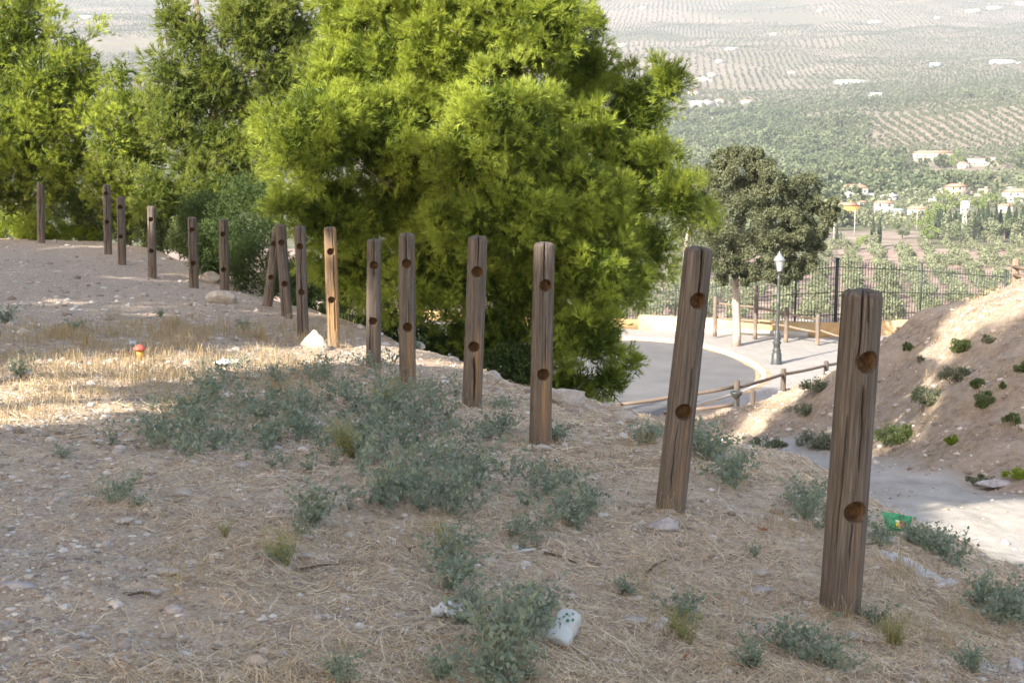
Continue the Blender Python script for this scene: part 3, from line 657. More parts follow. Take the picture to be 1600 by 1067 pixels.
shrub("bright lime low bush at the left edge behind the farthest post", PB([(10, 348, 50, 26, 35.5), (-40, 350, 50, 30, 35.5), (50, 358, 34, 18, 35.2)]), 23, 6000, .13, M_lowbush, .12)
shrub("lime bush spreading low between the farthest post and the close pair of posts", PB([(95, 362, 34, 16, 35), (135, 365, 34, 14, 34.4), (70, 365, 20, 12, 35)]), 24, 3500, .12, M_lowbush, .12)
shrub("mid green bush behind the close pair of posts", PB([(200, 340, 45, 40, 33.5), (250, 360, 40, 34, 31.5), (150, 340, 35, 35, 34.5), (300, 370, 34, 34, 30), (90, 320, 50, 30, 36)]), 25, 5200, .12, M_shrub, .2)
# the slope's plants, right of the track
for k, (px, py, rx, ry, n, mt, lb) in enumerate([
  (1405, 678, 38, 18, 2600, M_shrub, "widest round green cushion plant near the foot of the slope"),
  (1505, 538, 18, 13, 1500, M_shrub, "round green cushion plant highest on the slope"),
  (1545, 530, 14, 8, 700, M_greyshrub, "small grey green plant right of the highest cushion plant"),
  (1527, 598, 12, 11, 1100, M_shrub, "small dark green cushion plant in the middle of the slope"),
  (1538, 624, 20, 15, 1500, M_shrub, "green cushion plant just below the small dark one"),
  (1455, 618, 36, 15, 2200, M_greyshrub, "long grey green mat plant left of the middle of the slope"),
  (1495, 585, 28, 15, 1300, M_greyshrub, "thin grey mat plant above the long grey mat"),
  (1583, 655, 16, 10, 900, M_shrub, "green tuft near the right edge of the slope"),
  (1489, 688, 13, 9, 700, M_lowbush, "yellowish green little bush near the track"),
  (1598, 572, 14, 11, 700, M_shrub, "green tuft cut by the right edge of the picture"),
  (1419, 541, 8, 9, 500, M_shrub, "tiny green tuft left of the highest cushion plant"),
  (1568, 602, 8, 8, 400, M_shrub, "tiny tuft right of the small dark cushion plant"),
  (1280, 600, 26, 14, 1300, M_greyshrub, "grey green scrub hanging over the crest beside the rail fence"),
  (1255, 640, 24, 9, 800, M_greyshrub, "grey scrub below the rail fence"),
  (1200, 693, 30, 9, 900, M_greyshrub, "low grey scrub where the track meets the slope"),
  (1275, 690, 36, 14, 1300, M_greyshrub, "grey scrub at the left foot of the slope"),
  (1535, 750, 22, 9, 600, M_greyshrub, "pale scrub beside the flat stone at the track edge"),
  (1590, 742, 22, 8, 600, M_lowbush, "pale yellow tuft at the track edge by the right side of the picture"),
  (1440, 560, 10, 6, 350, M_greyshrub, "tiny grey tuft below the crest of the slope")]):
    q = hit(px, py + ry * .7, 16.0); kk = q[1] / FPX
    shrub(lb, [((q[0], q[1] + rx * kk * .4, q[2] + ry * kk * .55), (rx * kk, rx * kk * .8, ry * kk * .8)), ((q[0] + rx * kk * .4, q[1], q[2] + ry * kk * .3), (rx * kk * .6, rx * kk * .6, ry * kk * .6))], 400 + k, n, .05, mt, .4, group="plants on the bare slope right of the track")

# ------------------------------------------------------------------ road, terrace, wall, fences
ZR = -9.0
def plan(px, py, z=-8.88):
    d = ray(px, py); Y = z / d[2]; return np.array([d[0] * Y, Y])
arc = np.array([plan(*q) for q in [(930, 527), (1005, 527), (1060, 532), (1110, 541), (1150, 555), (1178, 568), (1190, 582), (1186, 596), (1165, 608), (1125, 620), (1080, 632), (1030, 645)]])
t = np.linspace(0, 1, len(arc)); tt = np.linspace(0, 1, 60)
k3 = np.ones(5) / 5
ax_ = np.interp(tt, t, arc[:, 0]); ay_ = np.interp(tt, t, arc[:, 1])
ax_ = np.convolve(np.pad(ax_, 2, mode='edge'), k3, 'valid'); ay_ = np.convolve(np.pad(ay_, 2, mode='edge'), k3, 'valid')
arc = np.stack([ax_, ay_], 1); nrmv = np.gradient(arc, axis=0); nrmv = nrm(np.stack([-nrmv[:, 1], nrmv[:, 0]], 1)); nrmv *= np.sign(((arc + nrmv * .1 - np.array([0, 52])) ** 2).sum(1) - ((arc - np.array([0, 52])) ** 2).sum(1))[:, None]
def strip(name, a, b_, mat, za=0, zb=0):
    n = len(a); V = np.vstack([np.column_stack([a, np.full(n, za)]), np.column_stack([b_, np.full(n, zb)])])
    F_ = np.array([[k, k + 1, n + k + 1, n + k] for k in range(n - 1)]); return V, F_
b = NB("asphalt"); o = b.co('Object'); n2 = b.noise(o, .6, 5, .6); n3 = b.noise(o, 60, 3)
M_asph = b.fin(b.bsdf(b.mix(b.ramp(n3, [(.4, 0), (.7, .3)]), b.ramp(n2, [(.3, (.085, .085, .09)), (.7, (.135, .132, .133))]), (.18, .172, .165)), .9, b.bump(n3, .4, .01)))
Vr = [np.column_stack([arc, np.full(len(arc), ZR)])]; L_ = len(arc); Vl = np.column_stack([np.full(L_, -16.), arc[:, 1], np.full(L_, ZR)])
road = mesh("road", np.vstack([Vr[0], Vl]), np.array([[k, k + 1, L_ + k + 1, L_ + k] for k in range(L_ - 1)]), M_asph); tag(road, kind='structure')
b = NB("paving"); o = b.co('Object')
br = b.N("ShaderNodeTexBrick", {'Vector': o, 'Scale': 1.0, 'Color1': (.25, .238, .225, 1), 'Color2': (.29, .277, .26, 1), 'Mortar': (.22, .20, .19, 1), 'Mortar Size': .012, 'Brick Width': .4, 'Row Height': .4}, offset=0.0).outputs[0]
c = b.mix(b.ramp(b.noise(o, .5, 5), [(.4, 0), (.7, .5)]), br, (.33, .30, .265))
M_pave = b.fin(b.bsdf(c, .85, b.bump(b.noise(o, 30, 3), .2, .01)))
out_l = arc + nrmv * .18; ZP = -8.88
V1, F1 = strip("", out_l, np.column_stack([np.full(L_, 32.), np.linspace(64, 41.5, L_)]), None, ZP, ZP)
V2, F2 = strip("", np.array([[-16, 64.], [4, 64.], [32, 64.]]), np.array([[-16, arc[0, 1] + .18], [arc[0, 0] + .1, out_l[0, 1]], [32, 64.0001]]), None, ZP - .003, ZP - .003)
pv = mesh("pavement", np.vstack([V1, V2]), [np.vstack([F1, F2 + len(V1)])], M_pave); tag(pv, kind='structure')
M_kerb = plain("kerb_stone", (.42, .38, .33), .85, .15, 4)
Va, Fa = strip("", arc + nrmv * .02, arc + nrmv * .02, None, ZR - .1, ZP + .012); Vb, Fb = strip("", arc + nrmv * .02, out_l + nrmv * .01, None, ZP + .012, ZP + .012)
kb = mesh("kerb", np.vstack([Va, Vb]), np.vstack([Fa, Fb + len(Va)]), M_kerb); tag(kb, kind='structure')
M_litter = plain("orange_dirt", (.36, .25, .15), .95, .35, 5)
jit = (.08 + .09 * noise(np.arange(L_) * .35, np.zeros(L_), seed=3))[:, None]
Vc, Fc = strip("", arc - nrmv * .01, arc - nrmv * (.05 + jit), None, ZR + .006, ZR + .006)
Vd, Fd = strip("", out_l + nrmv * .02, out_l + nrmv * (.05 + jit * 1.2 * sstep(18, 34, np.arange(L_))[:, None]), None, ZP + .005, ZP + .005)
gd = mesh("gutter_dirt", np.vstack([Vc, Vd]), np.vstack([Fc, Fd + len(Vc)]), M_litter); tag(gd, "orange dry leaves and dirt swept along the curved kerb", None, kind='stuff')

M_ochre = NB("ochre_render"); o = M_ochre.co('Object')
M_ochre = M_ochre.fin(M_ochre.bsdf(M_ochre.ramp(M_ochre.noise(o, .9, 6, .65), [(.35, (.46, .30, .14)), (.55, (.54, .37, .19)), (.7, (.52, .42, .29))]), .9, M_ochre.bump(M_ochre.noise(o, 20, 4), .3, .02)))
M_white = plain("old_whitewash", (.5, .47, .42), .9, .15, 2)
# wall line
WL = [(-6, 64.5), (0, 62.8), (5.5, 61.0), (12.8, 58.6), (20.0, 60.2), (28, 62.5)]
def wl(x): return float(np.interp(x, [q[0] for q in WL], [q[1] for q in WL]))
wt = thing("low_wall", "low ochre rendered wall under the iron fence at the end of the terrace", "wall", (5.5, 61, ZP))
mb = MB(); mb2 = MB()
for (a, c_) in zip(WL[:-1], WL[1:]):
    a = np.array(a); c_ = np.array(c_); m_ = (a + c_) / 2; d_ = c_ - a; hgt = .42 if m_[0] < 9 else .62
    mb.box((m_[0] - 5.5, m_[1] - 61, hgt / 2 - .05), (np.hypot(*d_) + .02, .25, hgt + .1), math.atan2(d_[1], d_[0]))
mb.build("wall_face", M_ochre, wt)
mb2.box((3.7, -1.35 - .0, .1), (6.6, .34, .24), math.atan2(58.6 - 61, 7.3)); mb2.build("white_footing", M_white, wt)
M_iron = plain("dark_green_iron", (.028, .038, .032), .5, .2, 8, .4)
fr = thing("iron_fence", "tall dark green iron railing with thin pickets on top of the ochre wall", "fence", (5.5, 61, ZP))
# top height (image row) along px
def ftop(px): return float(np.interp(px, [900, 1000, 1105, 1180, 1262, 1306, 1315, 1431, 1562, 1700], [462, 455, 445, 428, 413, 408, 407, 414, 425, 437]))
posts_px = [905, 981, 1057, 1120, 1183, 1246, 1310, 1443, 1575, 1700]
def wallpt(px):
    lo, hi = -6., 28.; u = (px - 800) / FPX
    for _ in range(50):
        m_ = (lo + hi) / 2
        if m_ / wl(m_) < u: lo = m_
        else: hi = m_
    x = (lo + hi) / 2; return x, wl(x)
for k, px in enumerate(posts_px):
    x, y = wallpt(px); h0 = (.37 if x < 9 else .57); zt = -(ftop(px) - YH - 0) / FPX * y * 1.0; zt = P(px, ftop(px), y)[2] + .08
    mb = MB(); thick = .13 if px in (1310,) else .075
    mb.box((0, 0, (ZP + h0 + zt) / 2 - ZP), (thick, thick, zt - ZP - h0)); mb.box((0, 0, zt - ZP + .02), (thick * 1.3, thick * 1.3, .04))
    p_ = mb.build("fence_post", M_iron, fr); p_.location = (x - 5.5, y - 61, 0)
    if k + 1 < len(posts_px):
        x2, y2 = wallpt(posts_px[k + 1]); mb = MB(); npk = max(4, int(np.hypot(x2 - x, y2 - y) / .128))
        for j in range(1, npk):
            f = j / npk; xx = x + (x2 - x) * f; yy = wl(xx); px_ = 800 + xx / yy * FPX
            if px < 1310 and False: pass
            zt_ = P(px_, ftop(px_), yy)[2]; z0 = ZP + (.37 if xx < 9 else .57) + .06
            mb.box((xx - 5.5, yy - 61, (z0 + zt_) / 2 - ZP), (.022, .022, zt_ - z0))
        for hh in (.14, .5, .9):
            pts = []
            for f in np.linspace(0, 1, 6):
                xx = x + (x2 - x) * f; yy = wl(xx); px_ = 800 + xx / yy * FPX; zt_ = P(px_, ftop(px_), yy)[2]; z0 = ZP + (.37 if xx < 9 else .57)
                pts.append((xx - 5.5, yy - 61, z0 + (zt_ - z0) * hh - ZP))
            mb.tube(pts, .018, 4)
        mb.build("picket_panel", M_iron, fr)

M_rail = wood_mat("fence_wood", .15, 0, 1.1); M_raild = wood_mat("fence_wood_dark", 0, 0, .75)
def railfence(label, posts, rails, mat, pr, rr, name="rail_fence"):
    """posts: (px, top py, base py, Y); rails: lists of (px, py, Y)"""
    b0 = P(posts[0][0], posts[0][2], posts[0][3]); root = thing(name, label, "fence", b0)
    for (px, t_, b_, Y) in posts:
        a = P(px, b_, Y) - b0; c_ = P(px, t_, Y) - b0; mb = MB(); n = 12
        z = np.array([a[2] - .3, a[2], (a[2] + c_[2]) / 2, c_[2] - .03, c_[2]]); mb.tube(np.column_stack([np.full(5, a[0]), np.full(5, a[1]), z]), [pr * 1.05, pr, pr * .97, pr * .97, pr * .7], n)
        mb.V = [np.concatenate(mb.V) - a]; o_ = mb.build("fence_post", mat, root, False); o_.location = a
    for rl in rails:
        pts = [P(*q) - b0 for q in rl]; full = []
        for a, c_ in zip(pts[:-1], pts[1:]):
            for f in (0, .33, .66): full.append(a + (c_ - a) * f + np.array([0, 0, -.02 * math.sin(f * math.pi)]))
        full.append(pts[-1]); m_ = np.mean(full, 0); mb = MB(); mb.tube(np.array(full) - m_, rr, 8); o_ = mb.build("rail", mat, root, True); o_.location = m_
railfence("weathered wooden rail fence on the terrace in front of the ochre wall", [(1117, 463, 514, 58.4), (1180, 446, 518, 58), (1228, 480, 526, 57.2), (1277, 491, 535, 56.4)],
  [[(1117, 473, 58.5), (1180, 480, 58.1), (1228, 489, 57.3), (1277, 499, 56.5)], [(1117, 496, 58.5), (1180, 502, 58.1), (1228, 509, 57.3), (1277, 519, 56.5)], [(1277, 514, 56.5), (1316, 527, 56.0)]], M_rail, .085, .045)
railfence("dark wooden rail fence running down along the foot of the slope before the road", [(966, 628, 655, 36.5), (1150, 594, 662, 38), (1223, 576, 624, 42), (1290, 564, 600, 45)],
  [[(966, 632, 36.6), (1045, 621, 37.3), (1150, 604, 38.1)], [(1150, 606, 38), (1223, 585, 42), (1290, 571, 45), (1330, 562, 47)], [(1080, 640, 37.6), (1150, 631, 38.1)], [(1223, 611, 42), (1290, 594, 45)]], M_raild, .085, .05)
railfence("single short dark wooden stake beside the urn topped bollard", [(1175, 609, 668, 36.5)], [], M_raild, .07, .05, "wooden_stake")
bf = railfence("pale wooden post and rail fence on the crest of the slope at the right edge", [(1584, 404, 470, 30), (1680, 420, 480, 27)], [[(1584, 430, 30), (1680, 447, 27)], [(1584, 450, 30), (1680, 467, 27)], [(1584, 417, 30), (1680, 430, 27)]], wood_mat("fence_wood_pale", .6, 0, 1.3), .075, .04)  # paler, more golden variant of the fence wood

# lamp post
M_lampm = plain("grey_green_iron", (.085, .09, .088), .45, .2, 6, .5, metal=.2); M_lampd = plain("lamp_dark_iron", (.04, .043, .043), .45, .2, 6, .5)
lb = P(1213, 571, 52.0); lp_ = thing("street_lamp", "old fashioned iron street lamp with a four sided lantern on the terrace", "street lamp", lb)
s_ = 52.0 / FPX
mb = MB(); mb.lathe([(0, 0), (.24, 0), (.24, .06), (.20, .08), (.18, .45), (.14, .5), (.165, .56), (.13, .62), (.12, .78), (.17, .86), (.11, .92), (.155, 1.0), (.10, 1.08), (.12, 1.18), (.07, 1.28), (.06, 1.35)], 14); mb.build("base", M_lampd, lp_, False)
mb = MB(); mb.lathe([(.06, 1.34), (.055, 2.3), (.075, 2.33), (.055, 2.38), (.045, 3.2), (.07, 3.25), (.045, 3.3), (.045, 3.42), (.11, 3.50), (.0, 3.52)], 12); mb.build("pole", M_lampm, lp_, True)
la = MB(); hb, ht = 3.5, 3.9
for sx, sy in ((-1, -1), (1, -1), (1, 1), (-1, 1)): la.tube([(sx * .1, sy * .1, hb), (sx * .17, sy * .17, ht)], .012, 4)
la.box((0, 0, hb), (.22, .22, .03)); lan = la.build("lantern", M_lampd, lp_)
gl = NB("lamp_glass"); gl = gl.fin(gl.bsdf((.55, .57, .56), .15, None, .5, Alpha=.55))
mb = MB(); mb.add([(x * (.093 if z < 1 else .16), y * (.093 if z < 1 else .16), (hb + .02, ht)[z]) for z in (0, 1) for x, y in ((-1, -1), (1, -1), (1, 1), (-1, 1))], [[0, 1, 5, 4], [1, 2, 6, 5], [2, 3, 7, 6], [3, 0, 4, 7]]); mb.build("pane", gl, lan)
mb = MB(); hf = math.pi / 4; c_ = math.sqrt(2)
prof = [(.19 * c_, ht), (.2 * c_, ht + .02), (.1 * c_, ht + .17), (.06 * c_, ht + .19), (.07 * c_, ht + .23), (.03, ht + .27), (.03, ht + .33), (0, ht + .36)]
mb.lathe(prof, 4); V_ = np.concatenate(mb.V); R_ = np.array([[math.cos(hf), -math.sin(hf), 0], [math.sin(hf), math.cos(hf), 0], [0, 0, 1]]); mb.V = [V_ @ R_.T]; mb.build("lantern_roof", plain("pale_grey_roof", (.28, .29, .30), .5, .1, 5, .5, metal=.3), lp_)  # lantern roof in a lighter grey than pole and base
# urn topped bollard
ub = P(1149, 662, 36.6); ur = thing("urn_bollard", "dark iron bollard with an urn shaped bowl on top beside the rail fence", "bollard", ub)
mb = MB(); mb.lathe([(0, -.1), (.1, -.1), (.1, .06), (.075, .1), (.07, .3), (.085, .33), (.065, .37), (.06, .58), (.05, .66)], 12); mb.build("column", M_lampd, ur, True)
mb = MB(); mb.lathe([(.04, .64), (.06, .68), (.13, .76), (.165, .83), (.165, .86), (.13, .86), (.1, .80), (.0, .79)], 16); mb.build("bowl", M_lampd, ur, True)
# ------------------------------------------------------------------ far trees
def proto(seed, n, rad, size, asp=.7, lump=.35):
    r = rng(seed); V, F_, T_ = leaves((0, 0, rad[2] * 1.05), r, n, rad, size, aspect=asp, lump=lump); return V, F_, T_
def scatter(protos, pos, scl, r, zs=1.0, patchy=0):
    Vs, Fs, Ts, off = [], [], [], 0
    kind = r.integers(0, len(protos), len(pos)); rot = r.uniform(0, 2 * np.pi, len(pos)); tj = r.random(len(pos)) if not patchy else np.clip(.5 + .9 * fbm(pos[:, 0] / patchy, pos[:, 1] / patchy, o=2, seed=5) + .5 * (r.random(len(pos)) - .5), 0, 1)
    for k, (V, F_, T_) in enumerate(protos):
        m = np.where(kind == k)[0]
        if not len(m): continue
        c, s = np.cos(rot[m]), np.sin(rot[m]); sc_ = scl[m]
        x = (V[None, :, 0] * c[:, None] - V[None, :, 1] * s[:, None]) * sc_[:, None]; y = (V[None, :, 0] * s[:, None] + V[None, :, 1] * c[:, None]) * sc_[:, None]; z = V[None, :, 2] * sc_[:, None] * zs
        W = np.stack([x, y, z], -1) + pos[m][:, None]; n = len(V)
        Fs.append((F_[None] + (np.arange(len(m)) * n)[:, None, None]).reshape(-1, F_.shape[1]) + off); Vs.append(W.reshape(-1, 3)); Ts.append((T_[None] * (.35 if patchy else .6) + tj[m][:, None] * (.65 if patchy else .4)).ravel()); off += W.size // 3
    return np.concatenate(Vs), np.concatenate(Fs), np.concatenate(Ts)
M_olive = leaf_mat("olive_leaves", (.13, .155, .085), (.26, .28, .175), .2, .6, .3)
M_olive_far = leaf_mat("olive_leaves_far", (.075, .095, .05), (.15, .17, .10), .15, .7, .2)
M_wood_far = leaf_mat("woodland_leaves", (.07, .10, .05), (.17, .20, .11), .2, .7, .2)
M_poplar = leaf_mat("light_green_leaves", (.12, .17, .05), (.24, .30, .10), .25, .7, .2)
M_cyp = leaf_mat("cypress_leaves", (.035, .055, .035), (.08, .11, .06), .1, .7, .2)
M_trunk = plain("olive_bark", (.18, .14, .11), .9, .3, 2)
r = rng(500)
# near grove in rows that run away from the camera
gp = []
for i_, x0 in enumerate(np.arange(-60, 330, 7.8)):
    for k, y0 in enumerate(np.arange(235, 480, 5.2)):
        x = x0 + (y0 - 235) * .235 + r.normal() * .5; y = y0 + r.normal() * .5 + 2 * noise(np.array(x / 30), np.array(y0 / 30.), seed=2)
        u = x / y; px = 800 + u * FPX
        if px < 780 or px > 1900 or (y > 450 and 1290 < px < 1440): continue
        if y > 405 + 22 * noise(np.array(px / 120.), np.array(0.), seed=8) and 1290 < px < 1450 and False: continue
        if r.random() < .05: continue
        gp.append((x, y))
gp = np.array(gp); gz = fz(gp[:, 0] / gp[:, 1], gp[:, 1]); gpos = np.column_stack([gp, gz - .2])
gpx = 800 + gp[:, 0] / gp[:, 1] * FPX; grow_ = frow(gp[:, 0] / gp[:, 1], gp[:, 1])
vis = (gpx > 1000) & (gpx < 1610) & (grow_ < 512) & ~((gpx < 1300) & (grow_ < 400))
order = np.argsort(np.where(vis, gpos[:, 1], 1e9)); ind = order[:min(300, vis.sum())]
rest = np.setdiff1d(np.arange(len(gpos)), ind)
olp = []
for k in range(5):
    V, F_, T_ = proto(510 + k, 420, (2.45, 2.45, 1.85), .5, .6, .36); V[:, 2] += .55
    olp.append((mesh("crown", V, F_, M_olive, attrs={'tint': T_}, link=False), None))
mb = MB(); mb.tube([(0, 0, -.3), (.08, 0, .5), (.0, .1, 1.2), (.3, .1, 2.0)], [.22, .17, .13, .06], 6, False); mb.tube([(0, .05, .8), (-.4, -.1, 1.6), (-.7, -.2, 2.1)], [.12, .08, .04], 5, False); olt = mb.build("trunk", M_trunk, None, True, False)
for k, i_ in enumerate(ind):
    root = thing("olive_tree", "grey green olive tree in the rows of the near grove behind the iron fence", "olive tree", gpos[i_], r.uniform(0, 6.28), "olive trees in the near grove")
    s = r.uniform(.9, 1.28); root.scale = (s, s, s * r.uniform(.9, 1.1)); objm("crown", olp[k % 5][0], root); objm("trunk", olt, root)
lowp = [proto(530 + k, 150, (2.0, 2.0, 1.6), .7, .6, .4) for k in range(4)]
V, F_, T_ = scatter(lowp, gpos[rest], r.uniform(.85, 1.1, len(rest)), r)
o_ = mesh("olive_grove", V, F_, M_olive, attrs={'tint': T_}); tag(o_, "remaining olive trees of the near grove merging into one mass", None, kind='stuff')
# distant olive rows parcel by parcel
pos = []
for k in range(len(seeds)):
    sx, sy = seeds[k]
    if pk[k] < .07: continue
    sp = psp[k] * (1.0 if sy < 2600 else 1.15 if sy < 4000 else 1.5); a = pang[k]; R0 = 330
    g1 = np.arange(-R0, R0, sp * (1.25 if pk[k] > .5 else 1)); g2 = np.arange(-R0, R0, sp * (.8 if pk[k] > .5 else 1)); A_, B_ = np.meshgrid(g1, g2)
    x = sx + A_.ravel() * math.cos(a) - B_.ravel() * math.sin(a); y = sy + A_.ravel() * math.sin(a) + B_.ravel() * math.cos(a)
    m = (y > 1600) & (y < 6300) & (x / y > -.42) & (x / y < .42); x, y = x[m], y[m]
    if not len(x): continue
    m = parcel(x, y) == k; pos.append(np.column_stack([x[m], y[m]]))
# the hill at the right: curved rows running downhill
hx, hy = np.meshgrid(np.arange(220, 900, 11.), np.arange(1120, 1600, 7.5)); hx = hx + (hy - 1120) * .12 + 14 * noise(hy / 150, hx / 200, seed=4)
m = (hx / hy > (1345 - 800) / FPX - .03 * noise(hy / 60, hx * 0, seed=6) - (hy - 1350) * .00012) & (hx / hy < .6); hill = np.column_stack([hx[m], hy[m]]) + r.normal(size=(m.sum(), 2)) * .6
pos = np.concatenate(pos); pos = pos + r.normal(size=pos.shape) * .8
def pxof(p): return 800 + p[:, 0] / p[:, 1] * FPX
pos = pos[r.random(len(pos)) > .06]
p3 = np.column_stack([pos, fz(pos[:, 0] / pos[:, 1], pos[:, 1]) - .3])
tiny = [proto(540 + k, 11, (1.9, 1.9, 1.7), 2.6, .8, .4) for k in range(4)]
V, F_, T_ = scatter(tiny, p3, r.uniform(.9, 1.35, len(p3)), r)
o_ = mesh("distant_olive_rows", V, F_, M_olive_far, attrs={'tint': T_}); tag(o_, "countless tiny olive trees in rows across the far hillsides", None, kind='stuff')
h3 = np.column_stack([hill, fz(hill[:, 0] / hill[:, 1], hill[:, 1]) - .3]); mid = [proto(550 + k, 40, (2.2, 2.2, 1.9), 1.5, .7, .4) for k in range(4)]
V, F_, T_ = scatter(mid, h3, r.uniform(.9, 1.3, len(h3)), r)
o_ = mesh("hillside_olive_rows", V, F_, M_olive_far, attrs={'tint': T_}); tag(o_, "olive rows running down the rounded hill at the right", None, kind='stuff')

# houses: px, base py, width px, height m, kind
HS = [
 (1375, 275, 33, 3.4, 'tile', "white bungalow with a long tiled porch below the woodland"), (1436, 281, 30, 4.0, 'flat', "white flat roofed house right of the porch bungalow"),
 (1319, 290, 30, 3.0, 'white', "low house with a bright white sloping roof by the oak's right side"), (1332, 308, 42, 5.6, 'tile', "big white two storey villa right of the oak"),
 (1289, 290, 20, 3.2, 'tile', "pinkish roofed cottage just right of the oak's top"), (1414, 300, 12, 4.2, 'flat', "small white cube shaped outbuilding in the middle of the village"),
 (1491, 304, 33, 5.0, 'tile', "cream two storey house with a hipped pink roof"), (1534, 301, 18, 2.6, 'flat', "small white shed right of the cream house"),
 (1587, 314, 42, 5.2, 'tile', "wide pink roofed villa at the right edge of the picture"), (1322, 333, 32, 4.0, 'orange', "bright orange walled house beside the oak"),
 (1379, 333, 28, 5.0, 'tile', "narrow white house with a step in its roof, above the cypress pair"), (1402, 336, 16, 2.6, 'teal', "low shed with a teal roof beside the narrow white house"),
 (1432, 334, 30, 2.8, 'tile', "low pink roofed house right of the teal shed"), (1519, 312, 40, 2.2, 'flat', "long low pale wall like barn under the cream house"),
 (1506, 340, 13, 7.0, 'flat', "tall narrow white house behind the cypresses"), (1388, 311, 28, 1.9, 'white', "pale greenhouse roof in the village centre"),
 (1452, 250, 58, 6.0, 'farm', "long pale farm building in front of the olive hill"), (1537, 258, 58, 4.6, 'farm', "second long low farm building to the right"),
 (1475, 302, 24, 2.4, 'flat', "low white wall building left of the cream house"), (1577, 300, 16, 2.6, 'white', "little white roofed house above the pink villa"),
 (1346, 324, 13, 3.0, 'tile', "tiny tiled cottage between the orange house and the narrow white house"), (1303, 305, 13, 3.2, 'tile', "small tiled cottage touching the oak under the white roofed house"), (1568, 332, 22, 3.4, 'tile', "pink roofed house below the villa at the right edge"), (1455, 318, 12, 2.6, 'flat', "tiny white store above the cypress row"), (1352, 296, 9, 2.6, 'flat', "smallest white hut above the big villa"), (1548, 287, 13, 3.0, 'tile', "small tiled cottage above the right end of the village"), (1500, 262, 16, 3.5, 'tile', "tiled house squeezed between the two farm buildings"),
 (968, 77, 13, 6.0, 'flat', "lone white house on the hillside right of the big pine's top"), (1138, 82, 24, 4.0, 'white', "white shed on the ridge below the terraced hill"),
 (1119, 101, 11, 5.0, 'flat', "small white house below the ridge shed"), (1322, 133, 52, 4.6, 'white', "long white warehouse in the middle of the valley side"),
 (1094, 168, 38, 8.0, 'flat', "white apartment block at the right edge of the big pine"), (1120, 162, 15, 4.0, 'tile', "little tiled house right of the apartment block"),
 (1090, 130, 26, 7.0, 'flat', "white town block above the apartment block"), (1108, 122, 14, 6.0, 'tile', "tiled town house beside the upper block"), (1080, 150, 16, 6.0, 'tile', "roof squeezed between the two town blocks"),
 (1163, 163, 20, 4.0, 'tile', "small house among trees right of the town"), (1449, 106, 15, 5.0, 'blue', "small pale blue building on the far slope"),
 (1552, 103, 38, 5.5, 'flat', "white industrial building on the far right slope"), (1596, 88, 18, 12.0, 'flat', "tall white building cut by the right edge, far away"), (1355, 42, 22, 5.0, 'white', "far white farmhouse under the upper hills"),
 (1503, 26, 22, 8.0, 'flat', "left white house of the far hilltop village"), (1536, 22, 24, 9.0, 'flat', "middle white house of the far hilltop village"), (1582, 16, 26, 12.0, 'tile', "highest house of the far hilltop village"), (1450, 36, 10, 6.0, 'flat', "tiny white house left of the hilltop village"),
 (935, 22, 12, 6.0, 'tile', "tiny far house at the top left of the valley"), (1000, 21, 10, 6.0, 'flat', "tiny far white house at the top of the valley"), (1361, 152, 24, 3.5, 'white', "white greenhouse in front of the valley trees"),
 (1230, 118, 14, 4.0, 'tile', "farmhouse on the tan clearing of the valley side"), (150, 36, 22, 7.0, 'white', "white farm building on the hill seen through the left gap"), (340, 228, 14, 5.0, 'tile', "pink house glimpsed through the open pine's branches"),
 (1200, 60, 10, 5.0, 'flat', "tiny white cottage in the middle of the far orchards"), (1270, 25, 9, 6.0, 'flat', "tiny white cottage high on the far orchards"), (1105, 190, 14, 4.0, 'flat', "small white hut among the trees below the town")]
M_hw = plain("white_render", (.38, .37, .35), .9, .06, .5); M_cream = plain("cream_render", (.34, .29, .225), .9, .08, .5); M_or = plain("orange_render", (.62, .31, .08), .9, .08, .5); M_hb = plain("blue_render", (.45, .58, .75), .9, .08, .5)
M_tile = plain("clay_tiles", (.33, .19, .135), .9, .2, 1.5); M_teal = plain("teal_sheet", (.32, .52, .50), .6, .1, 1); M_wr = plain("white_sheet_roof", (.38, .38, .375), .6, .06, 1); M_win = plain("dark_window", (.05, .055, .06), .3, .1, 3, .5); M_farmw = plain("pale_stone_wall", (.36, .31, .25), .9, .15, .6)
hpos = []
